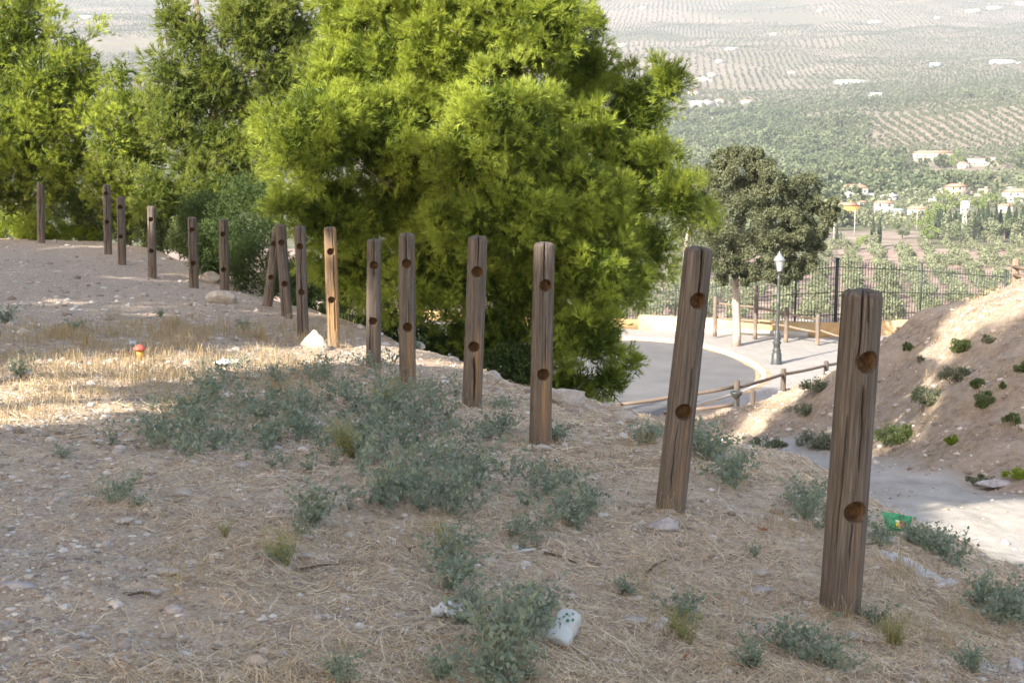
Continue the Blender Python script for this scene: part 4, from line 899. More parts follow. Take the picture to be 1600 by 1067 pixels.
for k, (px, py, wpx, hh, kd, lbn) in enumerate(HS):
    q = fhit(px, py); W = wpx / FPX * q[1]; D = min(W * .6, 11) + 1; rz = rng(600 + k).uniform(-.35, .35); hpos.append((q[0], q[1], W))
    root = thing("house", lbn, "house", q, rz); wm = {'orange': M_or, 'blue': M_hb, 'farm': M_farmw}.get(kd, M_cream if 'cream' in lbn else M_hw)
    mb = MB(); mb.box((0, 0, hh / 2 - 1), (W, D, hh + 2)); 
    if hh > 4.8 and wpx > 24: mb.box((W * .55, -.5, hh * .25 - 1), (W * .35, D * .7, hh * .5 + 2))
    mb.build("wall", wm, root)
    if kd in ('flat', 'blue', 'farm') and k % 2: 
        mb = MB(); mb.box((0, 0, hh + .12), (W + .3, D + .3, .24)); mb.box((W * .2, 0, hh + .7), (W * .25, D * .4, 1.0)); mb.build("roof", wm, root)
    else:
        rm = {'teal': M_teal, 'white': M_wr, 'orange': M_tile, 'flat': M_wr}.get(kd, M_tile); e = .45; rh_ = min(1.8, D * .2)
        V = [(-W / 2 - e, -D / 2 - e, hh), (W / 2 + e, -D / 2 - e, hh), (W / 2 + e, D / 2 + e, hh), (-W / 2 - e, D / 2 + e, hh), (-W / 2 + D * .35, 0, hh + rh_), (W / 2 - D * .35, 0, hh + rh_)]
        mb = MB(); mb.add(V, [[0, 1, 5, 4], [2, 3, 4, 5], [3, 2, 1, 0]], [[1, 2, 5], [3, 0, 4]]); rf = mb.build("roof", rm, root)
        if k % 3 == 0 and q[1] < 1000: mb = MB(); mb.box((W * .2, .5, hh + rh_ * .9), (.7, .7, 1.3)); mb.build("chimney", wm, rf)
    if q[1] < 1300:
        nw = max(2, int(W / 3.2)); fl = 2 if hh > 4.8 else 1
        for f in range(fl):
            for j in range(nw):
                xx = -W / 2 + W * (j + .5) / nw; mb = MB(); isd = (f == 0 and j == nw // 2)
                mb.box((xx, -D / 2 - .02, (1.05 if isd else 1.5) + f * 2.6), (1.0, .08, 2.0 if isd else 1.1)); mb.build("door" if isd else "window", M_win, root)
hpos = np.array(hpos)
def clear_of_houses(x, y, m=1.0):
    ok = np.ones(len(x), bool)
    for (a, b_, W) in hpos:
        lx = np.abs(x - a * (y / b_)); ok &= ~((lx < W * .5 + 2.5 * m) & (y > b_ - 13 * m) & (y < b_ + 9))
    return ok
# broadleaf and woodland mass
def cloud(n, pxr, yr, seed, thr=-1, sc_=60.):
    r_ = rng(seed); px = r_.uniform(*pxr, n); y = np.sqrt(r_.uniform(yr[0] ** 2, yr[1] ** 2, n)); x = (px - 800) / FPX * y
    m = noise(x / sc_, y / sc_, seed=seed) > thr; m &= clear_of_houses(x, y); m &= ~((y > 1150) & CLR[parcel(x, y)]); m &= ~zone_field(px, y)
    return np.column_stack([x[m], y[m]])
wp = [proto(560 + k, 90, (4.2, 4.2, 4.0), 1.9, .75, .42) for k in range(6)]
wpos = np.concatenate([cloud(1500, (1000, 1410), (960, 1190), 1, -.8), cloud(2900, (1000, 1350), (1180, 1750), 2, -.6, 90.), cloud(700, (1000, 1700), (1640, 1900), 3, -.35, 110.), cloud(900, (1250, 1800), (760, 1000), 4, .0), cloud(500, (1000, 1330), (480, 960), 5, -.4), cloud(700, (900, 1800), (1900, 2300), 6, .1, 120.), cloud(1600, (-100, 1000), (480, 1900), 7, 0, 100.), cloud(260, (1380, 1700), (1020, 1110), 8, .35)])
w3 = np.column_stack([wpos, fz(wpos[:, 0] / wpos[:, 1], wpos[:, 1]) - 1])
V, F_, T_ = scatter(wp, w3, r.uniform(.4, 1.3, len(w3)) * (1 + .3 * noise(w3[:, 0] / 50, w3[:, 1] / 50, seed=3)), r, patchy=45.)
o_ = mesh("distant_woodland", V, F_, M_wood_far, attrs={'tint': T_}); tag(o_, "grey green woodland and garden trees filling the valley floor", None, kind='stuff')
wpos = cloud(2600, (1285, 1800), (540, 960), 9, -.25, 35.); w3 = np.column_stack([wpos, fz(wpos[:, 0] / wpos[:, 1], wpos[:, 1]) - .5])
V, F_, T_ = scatter([(a * .55, b_, c_) for a, b_, c_ in wp], w3, r.uniform(.5, 1.1, len(w3)), r)
o_ = mesh("garden_scrub", V, F_, M_olive, attrs={'tint': T_}); tag(o_, "low olive and garden scrub between the village houses", None, kind='stuff')
# individual village trees
vt = []
for k in range(3):
    V, F_, T_ = proto(580 + k, 700, (3.0, 3.0, 2.8), .6, .6, .38); V[:, 2] += .8; vt.append((V, F_, T_))
vtm = [[mesh("crown", V, F_, m_, attrs={'tint': T_}, link=False) for V, F_, T_ in vt] for m_ in (M_poplar, M_wood_far, M_olive)]
vtr = MB().tube([(0, 0, -1), (0, .1, 1.5), (.1, 0, 3)], [.25, .2, .1], 6, False).build("trunk", M_trunk, None, True, False)
VT = [(1480, 374, 1.3, 2), (1455, 380, .9, 0), (1500, 378, 1.2, 1), (1520, 366, 1.3, 2), (1545, 378, 1.2, 2), (1570, 372, 1.3, 1), (1595, 378, 1.3, 2), (1440, 372, 1.1, 0), (1375, 322, .9, 1), (1350, 330, .8, 1), (1410, 372, .9, 1), (1400, 360, .6, 1),
      (1488, 262, 1.8, 0), (1582, 262, 1.8, 1), (1560, 262, 1.8, 1), (1403, 268, 1.6, 1), (1390, 268, 1.5, 1), (1350, 278, 1.4, 0), (1455, 300, 1.0, 1), (1470, 318, 1.2, 0), (1440, 312, .9, 1), (1360, 300, .9, 0), (1305, 322, .9, 1), (1545, 322, 1.2, 0), (1530, 334, 1.4, 0), (1490, 330, 1.3, 0), (1470, 340, 1.2, 0), (1455, 350, 1.2, 0), (1350, 352, .5, 1), (1308, 340, .8, 0),
      (1340, 270, 1.3, 1), (1500, 285, 1.2, 1), (1530, 285, 1.2, 0), (1565, 288, 1.2, 1), (1420, 268, 1.2, 1), (1345, 388, .8, 0), (1320, 392, .8, 2), (1365, 390, .8, 2), (1300, 398, .9, 2)]
desc = ["light green leafy tree", "dark green leafy tree", "silvery grey green tree"]
def nearest_house(px, py):
    k = min(range(len(HS)), key=lambda j: (HS[j][0] - px) ** 2 + ((HS[j][1] - py) * 2) ** 2); h_ = HS[k]; side = "left of" if px < h_[0] - 8 else "right of" if px > h_[0] + 8 else "in front of" if py > h_[1] else "behind"
    return side + " the " + " ".join(h_[5].split()[:7])
seen = {}
for k, (px, py, s, kd) in enumerate(VT):
    q = fhit(px, py); lbn = desc[kd] + " standing " + nearest_house(px, py); lbn = " ".join(lbn.split()[:15])
    root = thing("broadleaf_tree", lbn, "tree", q, k * 1.7, "trees around the village houses"); seen.setdefault(lbn, []).append(root); root.scale = (s, s, s * 1.05); objm("crown", vtm[kd][k % 3], root); objm("trunk", vtr, root)
# cypresses
r = rng(640); n = 620; zz_ = r.random(n) ** .8; a = r.uniform(0, 6.28, n); rad = .9 * np.sin(np.clip(zz_ * 3.0 + .25, 0, math.pi)) ** .7 * (1 - zz_ * .55); c0 = np.stack([rad * np.cos(a), rad * np.sin(a), zz_ * 9 + .3], -1)
u = nrm(np.stack([np.cos(a) * .3, np.sin(a) * .3, np.ones(n)], -1) + r.normal(size=(n, 3)) * .2); v = nrm(np.cross(u, r.normal(size=(n, 3)))); V = np.stack([c0 - u * .35, c0 + v * .17, c0 + u * .45, c0 - v * .17], 1).reshape(-1, 3)
cyp = mesh("crown", V, np.arange(len(V)).reshape(-1, 4), M_cyp, attrs={'tint': np.repeat(r.random(n), 4)}, link=False); cyt = MB().tube([(0, 0, -1), (0, 0, 3)], [.18, .1], 6, False).build("trunk", M_trunk, None, True, False)
CY = [(1374, 384, 1.0, "dark cypress of the isolated pair above the grove, right one"), (1364, 386, 1.05, "looser cypress of the isolated pair above the grove, left one"), (1308, 386, .75, "small cypress at the left end of the tan field"), (1314, 388, .6, "smallest cypress at the left end of the tan field")]
for (px, py, s, lbn) in CY:
    q = fhit(px, py); root = thing("cypress_tree", lbn, "cypress"); root.location = q; root.scale = (s, s, s); objm("crown", cyp, root); objm("trunk", cyt, root)
r = rng(650)
for k, px in enumerate(np.linspace(1462, 1612, 30)):
    q = fhit(px + r.normal() * 2, 366 + r.normal() * 4 - (px - 1450) * .02); s = r.uniform(.8, 1.15)
    root = thing("cypress_tree", "dark cypress in the dense row between the village and the grove", "cypress", q, k, "row of cypresses below the village"); root.scale = (s * 1.2, s * 1.2, s); objm("crown", cyp, root); objm("trunk", cyt, root)
for k, (px, py, s, kk_) in enumerate([(1303, 210, 2.2, 0), (1310, 208, 1.6, 0), (1440, 262, 1.0, 1)]):
    q = fhit(px, py); root = thing("cypress_tree", ["taller dark cypress at the left foot of the olive hill", "shorter dark cypress at the left foot of the olive hill", "single cypress by the long farm building"][k], "cypress", q); root.scale = (s, s, s); objm("crown", cyp, root); objm("trunk", cyt, root)
M_conc = plain("pale_pole", (.45, .43, .40), .8, .1, 2)
for (px, py, hp_, lbn) in [(1335, 367, 9.5, "pale utility pole at the left of the tan field"), (1432, 357, 8, "pale utility pole at the right end of the tan field"), (1303, 378, 7, "thin pole beside the small cypresses")]:
    q = fhit(px, py); mb = MB(); mb.tube([(0, 0, -.5), (0, 0, hp_)], [.17, .10], 8); mb.box((0, 0, hp_ - .6), (1.6, .12, .12)); o_ = mb.build("utility_pole", M_conc); o_.location = q; tag(o_, lbn, "utility pole")
# lattice pylon
q = fhit(1506, 376); mb = MB(); hp_ = 11
for sx, sy in ((-1, -1), (1, -1), (1, 1), (-1, 1)): mb.tube([(sx * .9, sy * .9, 0), (sx * .3, sy * .3, hp_)], .08, 4)
for k in range(8):
    w0 = .9 - .6 * k / 8; w1 = .9 - .6 * (k + 1) / 8; z0, z1 = k * hp_ / 8, (k + 1) * hp_ / 8
    for s_ in (-1, 1): mb.tube([(-w0 * s_, -w0, z0), (w1 * s_, -w1, z1)], .05, 4); mb.tube([(-w0 * s_, w0, z0), (w1 * s_, w1, z1)], .05, 4)
mb.box((0, 0, hp_), (3, .15, .15)); o_ = mb.build("lattice_mast", M_conc); o_.location = q; tag(o_, "small pale lattice mast in front of the cypress row", "mast")
# ------------------------------------------------------------------ foreground litter: gravel, straw, rocks, weeds
def ico(sub=1):
    import bmesh
    bm = bmesh.new(); bmesh.ops.create_icosphere(bm, subdivisions=sub, radius=1.0); V = np.array([v.co[:] for v in bm.verts]); F_ = np.array([[v.index for v in f.verts] for f in bm.faces]); bm.free(); return V, F_
def stoneproto(seed, sub=1, amp=.35, flat=.55):
    V, F_ = ico(sub); r = rng(seed); s = np.array([1, r.uniform(.55, .95), flat * r.uniform(.7, 1.2)])
    d = fbm(V[:, 0] * 1.3 + seed, V[:, 1] * 1.3, V[:, 2] * 1.3, o=3, seed=seed); V = V * (1 + amp * d[:, None])
    for _ in range(4):                        # facets
        nn = nrm(r.normal(size=3)); k = r.uniform(.55, .8); dd = V @ nn; V = V - np.maximum(dd - k, 0)[:, None] * nn * .85
    return V * s, F_
r = rng(700)
def on_ground(pxpy_fn, n):
    pass
def sample_view(n, seed, ylo=3.5, yhi=15.0, margin=.03):
    """points on the plateau, roughly even in the picture"""
    r_ = rng(seed); Y = 1 / r_.uniform(1 / yhi, 1 / ylo, n); u = r_.uniform(-.37 - margin, .39 + margin, n); x = u * Y
    s = edge_s(x, Y); return x, Y, s
Vb_, off = [], 0
def gravel(name, n, seed, sz, yr, label, mat, lo=.15, dens_attr=None, s_lim=.9):
    x, y, s = sample_view(n, seed, *yr); r_ = rng(seed + 1)
    m = s < s_lim
    gl_ = .35 + .65 * np.clip(fbm(x * 1.1, y * 1.1, o=3, seed=seed) * 1.6 + .45 + .5 * sstep(-.6, -2.2, x), 0, 1); m &= r_.random(n) < gl_
    x, y = x[m], y[m]; size = sz[0] * (r_.pareto(2.2, len(x)) + 1); size = np.minimum(size, sz[1]) * np.clip(y / 6, .8, 3) ** .8
    z = H(x, y); pr = [stoneproto(710 + k, 1, .4, .45) for k in range(7)]
    return x, y, z, size, pr, r_
M_stone = NB("limestone_gravel"); b = M_stone; t = b.attr('tint'); o = b.co('Object')
c = b.ramp(t, [(0, (.20, .155, .13)), (.25, (.36, .29, .24)), (.55, (.47, .40, .34)), (.8, (.60, .54, .48)), (1, (.76, .72, .66))])
c = b.mix(b.ramp(b.noise(o, 60, 4), [(.4, 0), (.7, .4)]), c, (.36, .27, .2))
M_stone = b.fin(b.bsdf(c, .9, b.bump(b.noise(o, 120, 4), .4, .004), .2))
Vs, Fs, Ts, off = [], [], [], 0
for (n, seed, sz, yr) in [(44000, 31, (.0045, .03), (3.5, 9)), (22000, 32, (.007, .035), (8, 34)), (3400, 33, (.011, .045), (4.0, 16))]:
    x, y, z, size, pr, r_ = gravel("", n, seed, sz, yr, "", None)
    V, F_, T_ = scatter([(a, b_, np.zeros(len(a))) for a, b_ in pr], np.column_stack([x, y, z]), size, r_)
    nv = len(pr[0][0]); T_ = T_ / .4
    Vs.append(V); Fs.append(F_ + off); Ts.append(T_); off += len(V)
# a looser sprinkling on the slope, track edge and beyond
n = 12000; r_ = rng(36); y = r_.uniform(8, 36, n); x = r_.uniform(1.5, 13, n); s = edge_s(x, y); m = (s > .7) & (r_.random(n) > track_w(x, y) * .8); x, y = x[m], y[m]; size = np.minimum(.015 * (r_.pareto(2.1, len(x)) + 1), .09)
V, F_, T_ = scatter([(*stoneproto(770 + k), np.zeros(12)) for k in range(3)], np.column_stack([x, y, H(x, y)]), size, r_); Vs.append(V); Fs.append(F_ + off); Ts.append(T_ / .4)
o_ = mesh("gravel", np.concatenate(Vs), np.concatenate(Fs), M_stone, attrs={'tint': np.concatenate(Ts)}); tag(o_, "loose pale gravel and pebbles strewn over the dry ground", None, kind='stuff')
# straw
b = NB("straw"); t = b.attr('tint')
M_straw = b.fin(b.bsdf(b.ramp(t, [(0, (.22, .13, .07)), (.3, (.46, .32, .18)), (.7, (.68, .52, .33)), (1, (.82, .70, .50))]), .7, None, .3))
def straw(n, seed, yr, L, W, s_lim=1.2, wfn=None, lift=.012, upr=.12):
    x, y, s = sample_view(n, seed, *yr); r_ = rng(seed + 1); m = s < s_lim
    dn = np.clip(.9 + 1.6 * fbm(x * 1.1, y * 1.1, o=4, seed=88) - .7 * sstep(-.4, -2.1, x + .5 * fbm(x, y, o=2, seed=89)) , .05, 1); m &= r_.random(n) < dn
    if wfn is not None: m &= wfn(x, y, r_)
    x, y = x[m], y[m]; k = len(x); a = r_.uniform(0, np.pi, k); l = r_.uniform(*L, k); cu = r_.normal(size=k) * .35; w_ = r_.uniform(*W, k) * np.clip(y / 6, .9, 3)
    P0 = np.column_stack([x, y]); d1 = np.column_stack([np.cos(a), np.sin(a)]); d2 = np.column_stack([np.cos(a + cu), np.sin(a + cu)])
    P1 = P0 + d1 * l[:, None] / 2; P2 = P1 + d2 * l[:, None] / 2; pts = []
    for q in (P0, P1, P2): pts.append(np.column_stack([q, H(q[:, 0], q[:, 1]) + .003 + r_.random(k) * lift]))
    pts[2][:, 2] += np.abs(r_.normal(size=k)) * l * upr; pts[1][:, 2] += .003
    sd = np.column_stack([-d1[:, 1], d1[:, 0], r_.normal(size=k) * .3]) * w_[:, None] / 2
    V = np.stack([pts[0] - sd, pts[0] + sd, pts[1] + sd, pts[1] - sd, pts[2] + sd * .5, pts[2] - sd * .5], 1).reshape(-1, 3)
    i0 = np.arange(k)[:, None] * 6; F_ = np.concatenate([i0 + np.array([[0, 1, 2, 3]]), i0 + np.array([[3, 2, 4, 5]])])
    return V, F_, np.repeat(r_.random(k), 6)
Vs, Fs, Ts, off = [], [], [], 0
for a_ in [(85000, 41, (3.4, 8.5), (.025, .12), (.0013, .0028)), (26000, 42, (8, 15), (.06, .18), (.002, .0032))]:
    V, F_, T_ = straw(*a_); Vs.append(V); Fs.append(F_ + off); Ts.append(T_); off += len(V)
# straw lying on the bank near the first posts
o_ = mesh("straw_litter", np.concatenate(Vs), np.concatenate(Fs), M_straw, attrs={'tint': np.concatenate(Ts)}); tag(o_, "dry straw and dead grass stems lying on the ground", None, kind='stuff')
# golden standing dry grass
b = NB("dry_grass"); t = b.attr('tint')
M_dry = b.fin(b.N("ShaderNodeMixShader", {0: .3, 1: b.bsdf(b.ramp(t, [(0, (.28, .20, .11)), (.5, (.42, .32, .18)), (1, (.54, .44, .27))]), .7, None, .3), 2: b.N("ShaderNodeBsdfTranslucent", {'Color': (.55, .42, .22, 1)}).outputs[0]}).outputs[0])
def grass(cent, seed, n_bl, hgt, spread, W=.0028):
    """cent (k,3) tuft centres"""
    r_ = rng(seed); k = len(cent); C = np.repeat(cent, n_bl, 0); n = len(C); a = r_.uniform(0, 6.28, n); off_ = r_.normal(size=(n, 2)) * spread
    b0 = C.copy(); b0[:, :2] += off_; h_ = np.repeat(r_.uniform(*hgt, k), n_bl) * r_.uniform(.5, 1.1, n); d = np.column_stack([np.cos(a), np.sin(a)]) * (h_ * r_.uniform(.1, .6, n))[:, None]
    m_ = b0 + np.column_stack([d * .4, h_ * .6]); t_ = b0 + np.column_stack([d, h_]); w_ = W * np.clip(C[:, 1] / 8, .8, 3); sd = np.column_stack([-np.sin(a), np.cos(a), 0 * a]) * w_[:, None] / 2
    V = np.stack([b0 - sd, b0 + sd, m_ + sd, m_ - sd, t_ + sd * .6, t_ - sd * .6, t_ - (t_ - m_) * .2 + sd * 2.4, t_ - (t_ - m_) * .2 - sd * 2.4, t_ + (t_ - m_) * .12], 1).reshape(-1, 3)
    i0 = np.arange(n)[:, None] * 9
    return V, [np.concatenate([i0 + np.array([[0, 1, 2, 3]]), i0 + np.array([[3, 2, 4, 5]])]), i0 + np.array([[6, 7, 8]])], np.repeat(np.repeat(r_.random(k), n_bl) * .6 + r_.random(n) * .4, 9)
def band(n, seed, pts, jx, jy):
    r_ = rng(seed); out = []
    for _ in range(n):
        px, py = pts[r_.integers(0, len(pts))]; out.append((px + r_.normal() * jx, py + r_.normal() * jy))
    return out
Yc = np.linspace(3, 30, 900)
def hits(lst, seed=0):
    """many pixel points onto the plateau, vectorised by rows"""
    lst = np.array(lst); out = []
    U_ = np.array([ray(a, b_) for a, b_ in lst]); Z_ = H(U_[:, 0:1] * Yc[None], np.repeat(Yc[None], len(lst), 0)); k = np.argmax(U_[:, 2:3] * Yc[None] < Z_, 1); Yk = Yc[k]
    return np.column_stack([U_[:, 0] * Yk, Yk, Z_[np.arange(len(lst)), k]])
gpts = [(30, 560), (90, 575), (150, 565), (60, 610), (200, 560), (250, 575), (320, 560), (390, 560), (440, 560), (20, 640), (120, 600), (200, 590), (280, 600), (340, 580), (40, 545), (130, 545), (230, 545), (420, 590), (470, 570), (300, 620), (220, 640), (450, 600)]
c1 = hits([(a_, b_ + 14) for a_, b_ in band(430, 51, gpts, 38, 16)]); V, F_, T_ = grass(c1, 52, 22, (.03, .10), .12, .0022)
V2, F2_, T2 = grass(hits(band(200, 53, [(60, 525), (160, 520), (260, 520), (350, 520), (440, 530), (300, 540), (120, 535)], 50, 9)), 54, 16, (.06, .14), .06)
V3, F3_, T3 = grass(hits(band(200, 55, [(520, 720), (620, 760), (550, 690), (430, 860), (290, 910), (620, 850), (1010, 920), (1080, 1000), (1400, 1000), (1500, 1000), (1150, 760), (1000, 680), (1230, 820), (1420, 900), (1540, 930)], 40, 18) + [(a_ + dx_, b_ + 3) for a_, b_ in [(q_[0], q_[1]) for q_ in POSTS[:9]] for dx_ in np.linspace(-1, 1, 5) * 26]), 56, 10, (.04, .12), .03, .0022)
r_ = rng(58); by = r_.uniform(12, 36, 5200); bx = r_.uniform(2, 13, 5200); bs_ = edge_s(bx, by); m = (bs_ > .8) & (track_w(bx, by) < .05) & (fbm(bx * .5, by * .5, o=3, seed=59) > -.12); bc = np.column_stack([bx[m], by[m], H(bx[m], by[m])])
V4, F4_, T4 = grass(bc, 60, 7, (.03, .10), .10, .0030); V = np.concatenate([V, V4]); F_ = [np.concatenate([F_[0], F4_[0] + len(V) - len(V4)]), np.concatenate([F_[1], F4_[1] + len(V) - len(V4)])]; T_ = np.concatenate([T_, T4])
Vx = np.concatenate([V, V2, V3]); o1, o2 = len(V), len(V) + len(V2)
o_ = mesh("dry_grass", Vx, [np.concatenate([F_[0], F2_[0] + o1, F3_[0] + o2]), np.concatenate([F_[1], F2_[1] + o1, F3_[1] + o2])], M_dry, attrs={'tint': np.concatenate([T_, T2, T3])}); tag(o_, "golden dry grass standing in the sunlit strip at the left", None, kind='stuff')

# weeds with oval grey green leaves
M_weed = leaf_mat("weed_leaves", (.14, .18, .13), (.30, .345, .26), .22, .6, .35)
def weed(r_, h_, nst, leaf=.026, wide=.9, nlf=16):
    """one plant at the origin: V, F, tint"""
    Vs, Ts = [], []
    for s in range(nst):
        a = r_.uniform(0, 6.28); ln = h_ * r_.uniform(.6, 1.15); rd = wide * r_.uniform(.25, 1.0); T = np.linspace(0, 1, 7)
        ang = a + .5 * np.sin(T * 3 + s); px = np.cos(ang) * rd * ln * T ** 1.2; py = np.sin(ang) * rd * ln * T ** 1.2; pz = ln * (T - .35 * T ** 2 * rd); pts = np.stack([px, py, pz], 1)
        for i_ in range(6):                   # stem as thin quads
            d = nrm(np.cross(pts[i_ + 1] - pts[i_], r_.normal(size=3))) * .0013; Vs.append([pts[i_] - d, pts[i_] + d, pts[i_ + 1] + d, pts[i_ + 1] - d]); Ts += [.9] * 4
        for j in range(nlf):
            t_ = r_.uniform(.12, 1); c_ = np.array([np.interp(t_, T, pts[:, q]) for q in range(3)]); c_ = c_ + r_.normal(size=3) * .012 * (.4 + t_)
            u = nrm(np.array([math.cos(a) * .3, math.sin(a) * .3, r_.uniform(-.2, .8)]) + r_.normal(size=3) * .7); sz = leaf * r_.uniform(.6, 1.35) * (1.15 - .35 * t_)
            v = nrm(np.cross(u, r_.normal(size=3) + np.array([0, 0, .8]))); f = np.cross(u, v) * sz * .14; tn = r_.random()
            Vs.append([c_, c_ + u * sz * .35 + v * sz * .34 + f, c_ + u * sz, c_ + u * sz * .42]); Vs.append([c_, c_ + u * sz * .42, c_ + u * sz, c_ + u * sz * .35 - v * sz * .34 + f]); Ts += [tn] * 8
    V = np.array(Vs).reshape(-1, 3); return V, np.arange(len(V)).reshape(-1, 4), np.array(Ts)
r = rng(800)
wpr = [weed(rng(801 + k), .25, 8, .034, 1.25, 10) for k in range(8)]
def weeds_on(cent, scl, seed): return scatter(wpr, cent, scl, rng(seed))
pp_ = [(230, 690), (270, 670), (320, 650), (350, 690), (300, 700), (390, 660), (430, 640), (400, 700), (450, 690), (480, 650), (520, 630), (500, 690), (560, 650), (540, 700), (600, 650), (620, 690), (650, 660), (590, 620), (480, 615), (400, 620), (640, 630), (350, 625), (570, 730), (670, 640), (290, 640), (690, 690), (610, 720), (650, 720), (700, 740), (760, 765), (830, 765), (720, 810), (900, 795), (600, 785), (690, 775), (440, 600), (540, 600), (520, 585), (590, 590), (350, 600)]
cc = hits(band(215, 60, pp_, 36, 18)); V, F_, T_ = weeds_on(cc, rng(61).uniform(.4, 1.1, len(cc)), 62)
o_ = mesh("weed_patch", V, F_, M_weed, attrs={'tint': T_}); tag(o_, "big sprawling patch of grey green leafy weeds left of the middle posts", None, kind='stuff')
M_weedy = leaf_mat("yellow_weed_leaves", (.19, .20, .07), (.36, .34, .14), .25, .6, .3)
for k, (px, py, n, s, lbn) in enumerate([(545, 712, 7, .9, "yellowish green weed at the lower right side of the big weed patch"), (440, 880, 3, .6, "small yellowish plant standing alone on the gravelly straw"), (420, 690, 5, .9, "yellowish weed in the middle of the big weed patch"), (700, 850, 3, .5, "yellowish sprigs above the tissue"), (1060, 1000, 4, .55, "yellowish plant low in the middle of the straw left of the nearest post"), (350, 840, 2, .4, "tiny olive green tuft on the straw at the left"), (1400, 1010, 4, .6, "yellowish plant right of the nearest post's foot"), (600, 640, 4, 1.0, "yellow green weed at the top right of the big weed patch")]):
    c0 = hit(px, py); r_ = rng(1200 + k); cs = np.column_stack([c0[0] + r_.normal(size=n) * 10 * c0[1] / FPX, c0[1] + r_.normal(size=n) * .05, np.zeros(n)]); cs[:, 2] = H(cs[:, 0], cs[:, 1]) - .005
    wy = [weed(rng(1250 + j), .24, 12, .014, .8, 22) for j in range(2)]; V, F_, T_ = scatter(wy, cs, r_.uniform(.7, 1.1, n) * s, r_); o_ = mesh("yellow_weed", V - c0, F_, M_weedy, attrs={'tint': T_}); o_.location = c0; tag(o_, lbn, "weed", "yellowish weeds")
WD = [(190, 775, 5, .75, 22, "lone small weed at the left below the big patch"), (215, 790, 2, .5, 10, "tiny low weed right beside the lone left weed"), (488, 808, 6, 1.0, 22, "leafy weed standing alone on straw below the big patch"),
 (640, 770, 6, .9, 26, "weed at the lower tip of the big patch"), (735, 760, 7, .95, 26, "bushy weed right of the patch's lower tip"), (715, 880, 6, 1.0, 20, "weed above the crumpled white tissue"), (705, 920, 4, .8, 14, "weed between the white tissue and the taller weed above"),
 (820, 830, 6, .8, 28, "weed left of the white plastic strip's end"), (900, 815, 7, .85, 30, "wide low weed under the third post"), (860, 770, 4, .7, 20, "small weed just below the third post's foot"), (800, 1000, 9, 1.05, 38, "large weed clump in the bottom middle left of the white can"), (730, 975, 5, .9, 24, "weed right beside the crumpled tissue"), (770, 1045, 6, .95, 26, "weed at the bottom edge of the picture in the middle"), (840, 960, 5, .85, 20, "weed leaning over the white can"),
 (1060, 960, 5, .75, 20, "weed below the gap between the second and third posts"), (980, 930, 3, .6, 18, "thin little weed right of the white can"), (775, 685, 7, .9, 24, "weed at the foot of the split post"), (815, 600, 5, 1.25, 14, "tall thin weed rising against the dark pine between two posts"), (790, 640, 5, .8, 20, "weed behind the split post's foot"), (870, 690, 4, .8, 14, "weed behind the third post's foot"),
 (1000, 690, 6, .85, 22, "weed left behind the tilted second post"), (1100, 720, 9, 1.25, 26, "large weed bush right behind the tilted second post"), (1140, 750, 7, 1.1, 24, "weed at the edge right of the tilted second post"), (1060, 690, 6, 1.0, 26, "weed showing behind the tilted second post"), (1250, 805, 7, .9, 20, "weed left behind the nearest post"), (1275, 790, 5, .8, 16, "weed touching the nearest post's left side from behind"), (1362, 842, 5, .8, 12, "weed just left of the green wrapper"), (1446, 856, 5, .8, 14, "weed right of the green wrapper"), (1490, 880, 7, 1.0, 24, "weed on the track edge below the wrapper"), (1540, 950, 6, .9, 26, "weed at the right edge above the corner"), (1590, 960, 6, .9, 20, "weed cut by the right edge of the picture"), (1450, 860, 5, .8, 16, "small weed on the crest between the wrapper and the edge"),
 (1365, 975, 4, .55, 14, "little weed tucked against the nearest post's foot"), (1240, 1030, 6, .75, 26, "weed in front of the nearest post at the bottom"), (1300, 1035, 6, .75, 26, "weed at the bottom below the nearest post"), (1180, 1045, 4, .6, 20, "low weed near the bottom left of the nearest post"), (1180, 870, 2, .5, 10, "tiny dry weed between the first and second posts"), (530, 1062, 4, .5, 20, "low weed at the bottom edge left of the middle"), (690, 1060, 4, .6, 20, "small weed at the bottom edge below the tissue"), (440, 880, 3, .55, 12, "faint pale weed on the gravel at the left middle"), (100, 715, 3, .5, 14, "small weed at the left edge of the sunlit strip"), (30, 590, 3, .9, 16, "dark weed in the dry grass at the left edge"),
 (1520, 1045, 4, .6, 20, "sparse weed in the bottom right corner"), (925, 790, 4, .7, 20, "weed right of the third post's foot"), (660, 800, 3, .6, 14, "sprig below the patch's lower tip"), (10, 505, 3, 1.1, 10, "weed at the left edge in front of the gravel"), (385, 515, 4, .9, 14, "weed on bare ground below the flat boulder"), (115, 520, 3, .9, 12, "weed tuft at the gravel's edge at the left"), (650, 545, 4, .8, 10, "weed behind the fifth post's foot"), (250, 495, 3, .7, 12, "small weed between the gravel and the dry grass")]
for k, (px, py, n, s, spx, lbn) in enumerate(WD):
    c0 = hit(px, min(py, 1066)); r_ = rng(900 + k); cs = np.column_stack([c0[0] + r_.normal(size=n) * spx * c0[1] / FPX * (.6 if n > 4 else .25 if n > 3 else 0), c0[1] + r_.normal(size=n) * (.12 if n > 4 else .03 if n > 3 else 0), np.zeros(n)]); cs[:, 2] = H(cs[:, 0], cs[:, 1]) - .005
    V, F_, T_ = weeds_on(cs, r_.uniform(.6, 1.1, n) * s * .9, 950 + k)
    o_ = mesh("weed_plant", V - c0, F_, M_weed, attrs={'tint': T_}); o_.location = c0; tag(o_, lbn, "weed", "separate leafy weeds on the dry ground")

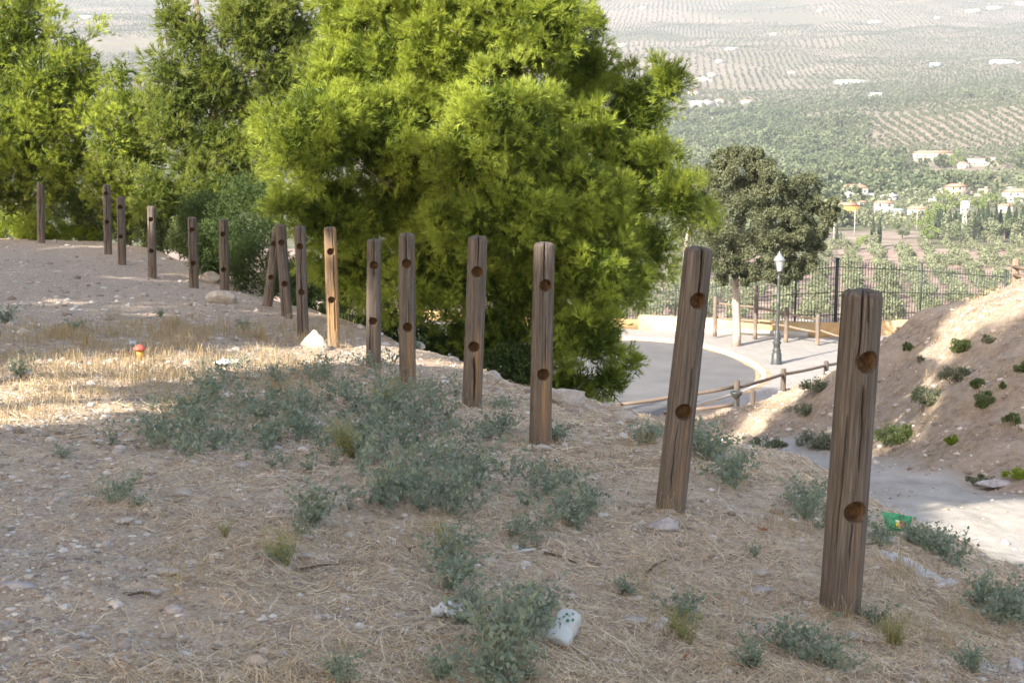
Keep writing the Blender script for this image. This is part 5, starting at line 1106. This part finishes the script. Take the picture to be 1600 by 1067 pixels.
# bigger rocks
b = NB("white_rock"); o = b.co('Object'); n2 = b.noise(o, 9, 6, .65)
M_rock = b.fin(b.bsdf(b.ramp(n2, [(.3, (.34, .28, .22)), (.5, (.50, .44, .38)), (.7, (.62, .57, .51))]), .9, b.bump(b.noise(o, 30, 6, .7), .8, .03), .2))
b = NB("grey_rock"); o = b.co('Object'); n2 = b.noise(o, 14, 6, .65)
M_rockg = b.fin(b.bsdf(b.ramp(n2, [(.3, (.24, .21, .20)), (.5, (.40, .37, .36)), (.7, (.54, .51, .49))]), .9, b.bump(b.noise(o, 50, 5), .6, .02), .2))
RK = [(490, 545, 24, 16, 0, "pointed bright white rock beside the golden post"), (345, 474, 26, 14, 0, "flat topped pale boulder in front of a post at the left"), (330, 440, 15, 10, 0, "small boulder behind the flat topped one"), (205, 382, 7, 6, 0, "small white rock beyond the close pair of posts"),
 (890, 633, 28, 20, 0, "big white rock at the crest right of the third post"), (860, 628, 16, 12, 0, "white rock half behind the third post"), (770, 600, 14, 14, 0, "white rock at the crest right of the split post"), (745, 590, 10, 9, 0, "small white rock behind the split post"), (600, 588, 13, 10, 0, "white rock right of the short post's foot"), (655, 545, 10, 7, 0, "white rock on the crest under the pine"), (975, 660, 22, 12, 0, "white rock at the crest beside the rail fence's end"),
 (845, 706, 20, 8, 0, "flat white rock at the third post's foot"), (1040, 832, 30, 14, 1, "greyish block on the straw below the second post"), (1185, 660, 5, 3, 0, "tiny white stone by the stake"), (20, 922, 34, 9, 1, "flat grey stone at the left edge"), (285, 778, 20, 9, 0, "pale crumbly stone below the lone left weed"), (255, 898, 30, 7, 0, "long flat pale slab on the gravel at the left"), (190, 816, 22, 5, 0, "thin flat stone at the left"), (270, 958, 17, 8, 1, "purplish grey pebble at the lower left"), (235, 930, 20, 6, 1, "dark flat stone lying by straw at the lower left"), (166, 854, 8, 7, 1, "dark round pebble at the left"), (440, 1030, 12, 9, 0, "round pale pebble near the bottom"), (400, 1045, 20, 14, 0, "crumbly white lump at the bottom left"), (480, 845, 16, 7, 0, "pale flat pebble right of the gravel"), (480, 872, 14, 5, 0, "small white flat stone below the pale pebble"),
 (990, 975, 24, 6, 0, "thin white flat stone right of the white can"), (1190, 900, 18, 7, 0, "pale angular stone left of the nearest post"), (1190, 930, 20, 6, 1, "flat bluish stone left of the nearest post"), (1160, 945, 10, 7, 0, "small white stone beside the bluish one"), (1192, 998, 12, 11, 0, "white chunky stone left below the nearest post"), (1270, 978, 8, 6, 0, "white pebble at the nearest post's left foot"), (1333, 1000, 15, 8, 0, "white stone in front of the nearest post's foot"), (1405, 998, 18, 10, 0, "rounded cream stone right of the nearest post's foot"), (1585, 1052, 16, 18, 1, "dark grey rock cut by the bottom right corner"), (1545, 1048, 20, 7, 0, "flat white stone near the bottom right corner"), (1360, 1005, 10, 5, 0, "pebble between the two stones in front of the nearest post"), (1250, 1050, 14, 6, 0, "white stone at the bottom below the nearest post"), (1560, 762, 34, 7, 1, "flat grey stone on the track's far edge"), (1360, 820, 10, 10, 0, "white stone left below the green wrapper"),
 (1380, 850, 20, 10, 0, "pale stone right of the nearest post's lower hole"), (1280, 560, 4, 3, 0, "tiny stone under the rail fence"), (1045, 803, 16, 5, 0, "flat pebble at the tilted post's foot"), (405, 700, 14, 6, 0, "pale stone at the big weed patch's lower edge"), (375, 733, 14, 7, 1, "grey stone at the weed patch's edge"), (60, 480, 9, 4, 0, "pale pebble on the far gravel"), (275, 490, 7, 4, 0, "white pebble on the far gravel")]
for k, (px, py, rx, ry, kd, lbn) in enumerate(RK):
    q = hit(px, min(py, 1066)); kk = q[1] / FPX; V, F_ = stoneproto(1000 + k, 4, .30, .9); r_ = rng(1000 + k)
    V = V + .05 * fbm(V[:, 0] * 5, V[:, 1] * 5, V[:, 2] * 5, o=3, seed=k)[:, None] * nrm(V)
    sx = rx * kk / np.abs(V[:, 0]).max(); sz_ = ry * kk * 1.1 / np.abs(V[:, 2]).max(); V = V * np.array([sx, max(sx * .7, sz_ * .8), sz_])
    if k == 0: t_ = np.clip((V[:, 2] + .02) / V[:, 2].max(), 0, 1); V[:, 0] *= 1 - .6 * t_; V[:, 1] *= 1 - .5 * t_; V[:, 2] *= 1.25
    o_ = mesh("rock", V, F_, M_rockg if kd else M_rock); o_.location = q + np.array([0, rx * kk * .3, ry * kk * .45]); tag(o_, lbn, "rock", "larger stones on the dry ground")
# worn concrete strip on the crest right of the nearest post
q0, q1, q2 = hit(1372, 862), hit(1430, 888), hit(1492, 915)
u = np.linspace(0, 1, 26); v = np.linspace(-1, 1, 9); cen = np.stack([np.interp(u, [0, .5, 1], [a_[j] for a_ in (q0, q1, q2)]) for j in range(3)], 1); tn = nrm(np.gradient(cen, axis=0)); sd = nrm(np.cross(tn, [0, 0, 1.])); wdt = (.09 + .05 * noise(u * 9, u * 0, seed=3)) * np.sin(np.clip(u * 3.1 + .02, 0, 3.12)) ** .5
G_ = cen[:, None] + sd[:, None] * (v[None, :, None] * wdt[:, None, None]); G_[..., 2] = H(G_[..., 0], G_[..., 1]) + .014 * (1 - np.abs(v[None]) ** 3) + .012 * fbm(G_[..., 0] * 30, G_[..., 1] * 30, o=3, seed=9) - .03 * (np.abs(v[None]) > .95) - .03 * (np.abs(u[:, None] - .5) > .47)
ii, jj = np.meshgrid(np.arange(25), np.arange(8), indexing='ij'); F_ = np.stack([ii * 9 + jj, ii * 9 + jj + 1, (ii + 1) * 9 + jj + 1, (ii + 1) * 9 + jj], -1).reshape(-1, 4)
G_ = G_.reshape(-1, 3) - q1; o_ = mesh("concrete_lump", G_, F_, plain("old_concrete", (.50, .48, .46), .9, .15, 15, bump=.6, bscale=60), smooth=True); o_.location = q1; tag(o_, "long crumbling strip of poured concrete right of the nearest post", "concrete")

# litter
M_paper = plain("white_paper", (.60, .60, .59), .8, .05, 10); 
def crumple(name, label, px, py, w_, h_, mat, seed, cat):
    q = hit(px, py); kk = q[1] / FPX; g1, g2 = np.meshgrid(np.linspace(-1, 1, 26), np.linspace(-1, 1, 22)); r_ = rng(seed); zz = 0 * g1
    for _ in range(7): a = r_.uniform(0, 3.14); zz = zz + np.abs(((g1 * math.cos(a) + g2 * math.sin(a)) * r_.uniform(.8, 1.8) + r_.random()) % 1 - .5) * 2 - .5
    zz = zz / 3.0 + .9 * np.exp(-((g1 - .15) ** 2 * 3 + g2 ** 2 * 2)) - .3; rr_ = 1 + .25 * noise(g1 * 3 + seed, g2 * 3, seed=seed)
    V = np.stack([g1 * rr_, g2 * rr_, zz], -1).reshape(-1, 3); ii, jj = np.meshgrid(np.arange(21), np.arange(25), indexing='ij'); F_ = np.stack([ii * 26 + jj, ii * 26 + jj + 1, (ii + 1) * 26 + jj + 1, (ii + 1) * 26 + jj], -1).reshape(-1, 4)
    V = V * np.array([w_ / 2 * kk, w_ / 2.6 * kk, h_ / 2 * kk]); o_ = mesh(name, V, F_, mat); o_.location = q + np.array([0, 0, h_ * kk * .42]); return tag(o_, label, cat)
crumple("crumpled_tissue", "crumpled white tissue lying beside the weeds at the bottom middle", 698, 966, 46, 36, M_paper, 5, "tissue")
crumple("paper_scrap", "white crumpled paper in the weed patch's left part", 395, 592, 22, 12, M_paper, 6, "paper")
crumple("plastic_bag", "bluish white plastic scrap at the top of the weed patch", 347, 572, 24, 16, plain("plastic_film", (.68, .74, .78), .4, .1, 10), 7, "plastic bag")
crumple("paper_scrap", "small white paper scrap at the left below the dry grass", 22, 590, 18, 6, M_paper, 8, "paper")
crumple("paper_scrap", "tiny white scrap in the middle of the weed patch", 362, 667, 9, 7, M_paper, 9, "paper")
crumple("plastic_bag", "pale plastic scrap on the grass behind the orange cup", 205, 540, 18, 12, plain("plastic_film_pale", (.6, .62, .62), .4, .1, 10), 10, "plastic bag")
# strip
q = hit(822, 866); mb = MB(); kk = q[1] / FPX; mb.tube([(-18 * kk, 0, .004), (-4 * kk, .01, .008), (16 * kk, .02, .012)], [.006, .009, .006], 6); o_ = mb.build("plastic_strip", M_paper, None, True); o_.location = q; tag(o_, "slim white plastic strip lying on the straw", "plastic strip")
# white can with green leaf print
q = hit(880, 1003); kk = q[1] / FPX; L_c = 48 * kk; Rc = 21 * kk; cn = thing("crushed_can", "dented white drinks can with a green leaf print lying by the weeds at the bottom", "can", q + np.array([0, 0, Rc * .9]))
dr = nrm(np.array([.30, .62, .30])); n_ = 32; tt_ = np.linspace(0, 1, 25); A1 = nrm(np.cross(dr, [0, 0, 1.])); A2 = np.cross(A1, dr); an = np.linspace(0, 2 * np.pi, n_, endpoint=False)
V = []
for t_ in tt_:
    rr = Rc * (1 - .3 * max(0, (t_ - .9) / .1) ** 2 - .15 * max(0, (.06 - t_) / .06)) * (1 - .10 * math.exp(-((t_ - .45) / .06) ** 2))
    for a in an: V.append(dr * (t_ - .5) * L_c * 1.5 + (A1 * math.cos(a) + A2 * math.sin(a)) * rr * (1 + .05 * math.sin(3 * a + t_ * 7)))
V = np.array(V); F_ = np.array([[i_ * n_ + j, i_ * n_ + (j + 1) % n_, (i_ + 1) * n_ + (j + 1) % n_, (i_ + 1) * n_ + j] for i_ in range(24) for j in range(n_)])
c0_, c1_ = V[:n_].mean(0) + dr * .004, V[-n_:].mean(0); V = np.vstack([V, c0_, c1_]); F3 = np.array([[len(V) - 2, (j + 1) % n_, j] for j in range(n_)] + [[len(V) - 1, 24 * n_ + j, 24 * n_ + (j + 1) % n_] for j in range(n_)])
mesh("can_body", V, [F_, F3], plain("can_white", (.50, .51, .48), .35, .06, 20, .5), cn, smooth=True)
vn = np.array([.1, -.75, .65]); af = math.atan2(vn @ A2, vn @ A1); M_leafg = plain("printed_green", (.05, .16, .08), .5, .1, 10); mb = MB()
for (t_, a0, s_) in [(.55, -1.9, 1), (.65, -2.2, .8), (.72, -1.6, .8), (.80, -2.0, .6), (.62, -1.5, .6)]:
    pts = []
    for j in range(8):
        an_ = j / 8 * 6.283; a = -(af + (a0 + 1.9) + .13 * s_ * math.cos(an_)); tq = t_ + .055 * s_ * math.sin(an_); pts.append(dr * (tq - .5) * L_c * 1.5 + (A1 * math.cos(-a) * 1 + A2 * math.sin(-a)) * (Rc * 1.06 + .001))
    mb.add(pts, [], [[0, k, k + 1] for k in range(1, 7)])
mb.build("leaf_print", M_leafg, cn)
# green snack wrapper
q = hit(1403, 836); q[2] += .02; kk = q[1] / FPX; wr = thing("snack_wrapper", "crumpled shiny green snack wrapper with yellow and pink patches at the track edge", "wrapper", q)
nu, nv_ = 22, 18; UU, VV = np.meshgrid(np.linspace(-1, 1, nu), np.linspace(0, 1, nv_)); 
def wrap_surf(UU, VV, off): 
    x = UU * 22 * kk * (1 - .12 * np.cos(VV * 3.1)); z = VV * 26 * kk * (1 - .15 * UU) ; y = off * (.020 * np.cos(UU * 1.5) * np.sin(VV * 3.14)) + .012 * fbm(UU * 3, VV * 3, o=3, seed=4) + VV * .03
    return np.stack([x, y, z + .004 * fbm(UU * 4, VV * 4, seed=5)], -1)
M_wr_ = NB("green_foil"); b = M_wr_; M_wr_ = b.fin(b.bsdf(b.ramp(b.noise(b.co('Object'), 40, 3), [(.35, (.02, .22, .07)), (.65, (.06, .42, .16))]), .3, None, .6))
Vf = wrap_surf(UU, VV, -1).reshape(-1, 3); Vk = wrap_surf(UU, VV, 1).reshape(-1, 3); ii, jj = np.meshgrid(np.arange(nv_ - 1), np.arange(nu - 1), indexing='ij'); F_ = np.stack([ii * nu + jj, ii * nu + jj + 1, (ii + 1) * nu + jj + 1, (ii + 1) * nu + jj], -1).reshape(-1, 4)
mesh("wrapper_bag", np.vstack([Vf, Vk]), np.vstack([F_, F_[:, ::-1] + len(Vf)]), M_wr_, wr, smooth=True)
def blob_print(name, cu, cv, ru, rv, col, lift):
    a = np.linspace(0, 6.283, 17)[:-1]; U_ = np.concatenate([[cu], cu + ru * np.cos(a), cu + ru * .5 * np.cos(a)]); V_ = np.concatenate([[cv], cv + rv * np.sin(a), cv + rv * .5 * np.sin(a)]); S = wrap_surf(U_, V_, -1); S[:, 1] -= lift
    F3_ = np.array([[0, 17 + k, 17 + (k + 1) % 16] for k in range(16)]); F4_ = np.array([[17 + k, 1 + k, 1 + (k + 1) % 16, 17 + (k + 1) % 16] for k in range(16)]); mesh(name, S, [F4_, F3_], plain(name + "_ink", col, .35, .05, 10, .5), wr)
blob_print("yellow_patch", .15, .45, .38, .24, (.85, .72, .05), .003); blob_print("pink_patch", .22, .42, .16, .15, (.85, .25, .35), .006); blob_print("pale_patch", -.1, .62, .14, .08, (.8, .85, .6), .005)
# orange cup with red lid stuck on a stick in the grass
q = hit(219, 565); kk = q[1] / FPX; cp = thing("paper_cup", "small orange and red discarded cup standing in the dry grass at the left", "cup", q)
mb = MB(); mb.lathe([(0, 0), (4 * kk, 0), (6 * kk, 18 * kk), (5 * kk, 18 * kk), (5 * kk, 2 * kk)], 14); mb.build("cup_body", plain("orange_card", (.6, .28, .04), .6, .15, 20), cp, True)
mb = MB(); mb.lathe([(0, 18.3 * kk), (9 * kk, 18.3 * kk), (10 * kk, 21 * kk), (7 * kk, 25 * kk), (0, 28 * kk)], 14); o_ = mb.build("lid", plain("red_plastic", (.42, .10, .07), .5, .2, 20), cp, True)
# dead brown leaves and a few twigs
M_dl = plain("dead_leaf", (.30, .12, .05), .8, .3, 8)
for k, (px, py, lbn) in enumerate([(1190, 832, "curled rust brown leaf on straw left of the nearest post"), (830, 745, "brown leaf below the third post"), (620, 790, "yellowish curled leaf under the weed patch's tip"), (642, 862, "rusty crumpled leaf left of the tall weed"), (1070, 1035, "dark brown leaf at the bottom middle"), (1240, 1012, "brown leaf in front of the nearest post"), (700, 935, "orange brown leaf above the tissue"), (880, 1020, "small brown leaf below the can")]):
    q = hit(px, py); kk = q[1] / FPX * 9; U_, V_ = np.meshgrid(np.linspace(-1, 1, 7), np.linspace(-1, 1, 5)); X_ = U_ * kk; Y_ = V_ * kk * .45 * np.sqrt(np.clip(1.03 - U_ ** 2, 0, 1)); Z_ = .4 * kk * (U_ ** 2 + .5 * V_ ** 2) + .15 * kk * np.sin(U_ * 5 + k)
    ii, jj = np.meshgrid(np.arange(4), np.arange(6), indexing='ij'); F_ = np.stack([ii * 7 + jj, ii * 7 + jj + 1, (ii + 1) * 7 + jj + 1, (ii + 1) * 7 + jj], -1).reshape(-1, 4)
    o_ = mesh("dead_leaf", np.stack([X_, Y_, Z_], -1), F_, M_dl, smooth=True); o_.location = q + np.array([0, 0, .012]); o_.rotation_euler = (.3, .2, k); tag(o_, lbn, "dead leaf", "dead leaves")
M_twig = plain("dark_twig", (.12, .08, .06), .9, .3, 20)
for k, (px, py, px2, py2, lbn) in enumerate([(470, 895, 530, 886, "dark twig on the straw at the middle left"), (850, 868, 900, 884, "thin curved twig behind the plastic strip"), (1010, 900, 1040, 880, "forked twig on the straw right of the middle"), (235, 932, 200, 936, "short dark stick at the lower left")]):
    a = hit(px, py); c_ = hit(px2, py2); m_ = (a + c_) / 2; mb = MB(); mb.tube([a - m_ + np.array([0, 0, .012]), np.array([0, .02, .012]), c_ - m_ + np.array([0, 0, .012])], [.006, .005, .003], 6); o_ = mb.build("twig", M_twig, None, True); o_.location = m_; tag(o_, lbn, "twig")

# ------------------------------------------------------------------ haze
mb = MB(); mb.box((0, 3900, 190), (24000, 9400, 600)); hz = mb.build("haze", None); tag(hz, "pale summer haze over the whole valley", None, kind='stuff')
hm = bpy.data.materials.new("haze"); hm.use_nodes = True; t_ = hm.node_tree; t_.nodes.clear(); o_ = t_.nodes.new("ShaderNodeOutputMaterial"); pv_ = t_.nodes.new("ShaderNodeVolumePrincipled")
pv_.inputs['Color'].default_value = (.40, .44, .51, 1); pv_.inputs['Density'].default_value = .00018; pv_.inputs['Anisotropy'].default_value = 0.0; t_.links.new(pv_.outputs[0], o_.inputs['Volume']); hz.data.materials.append(hm)
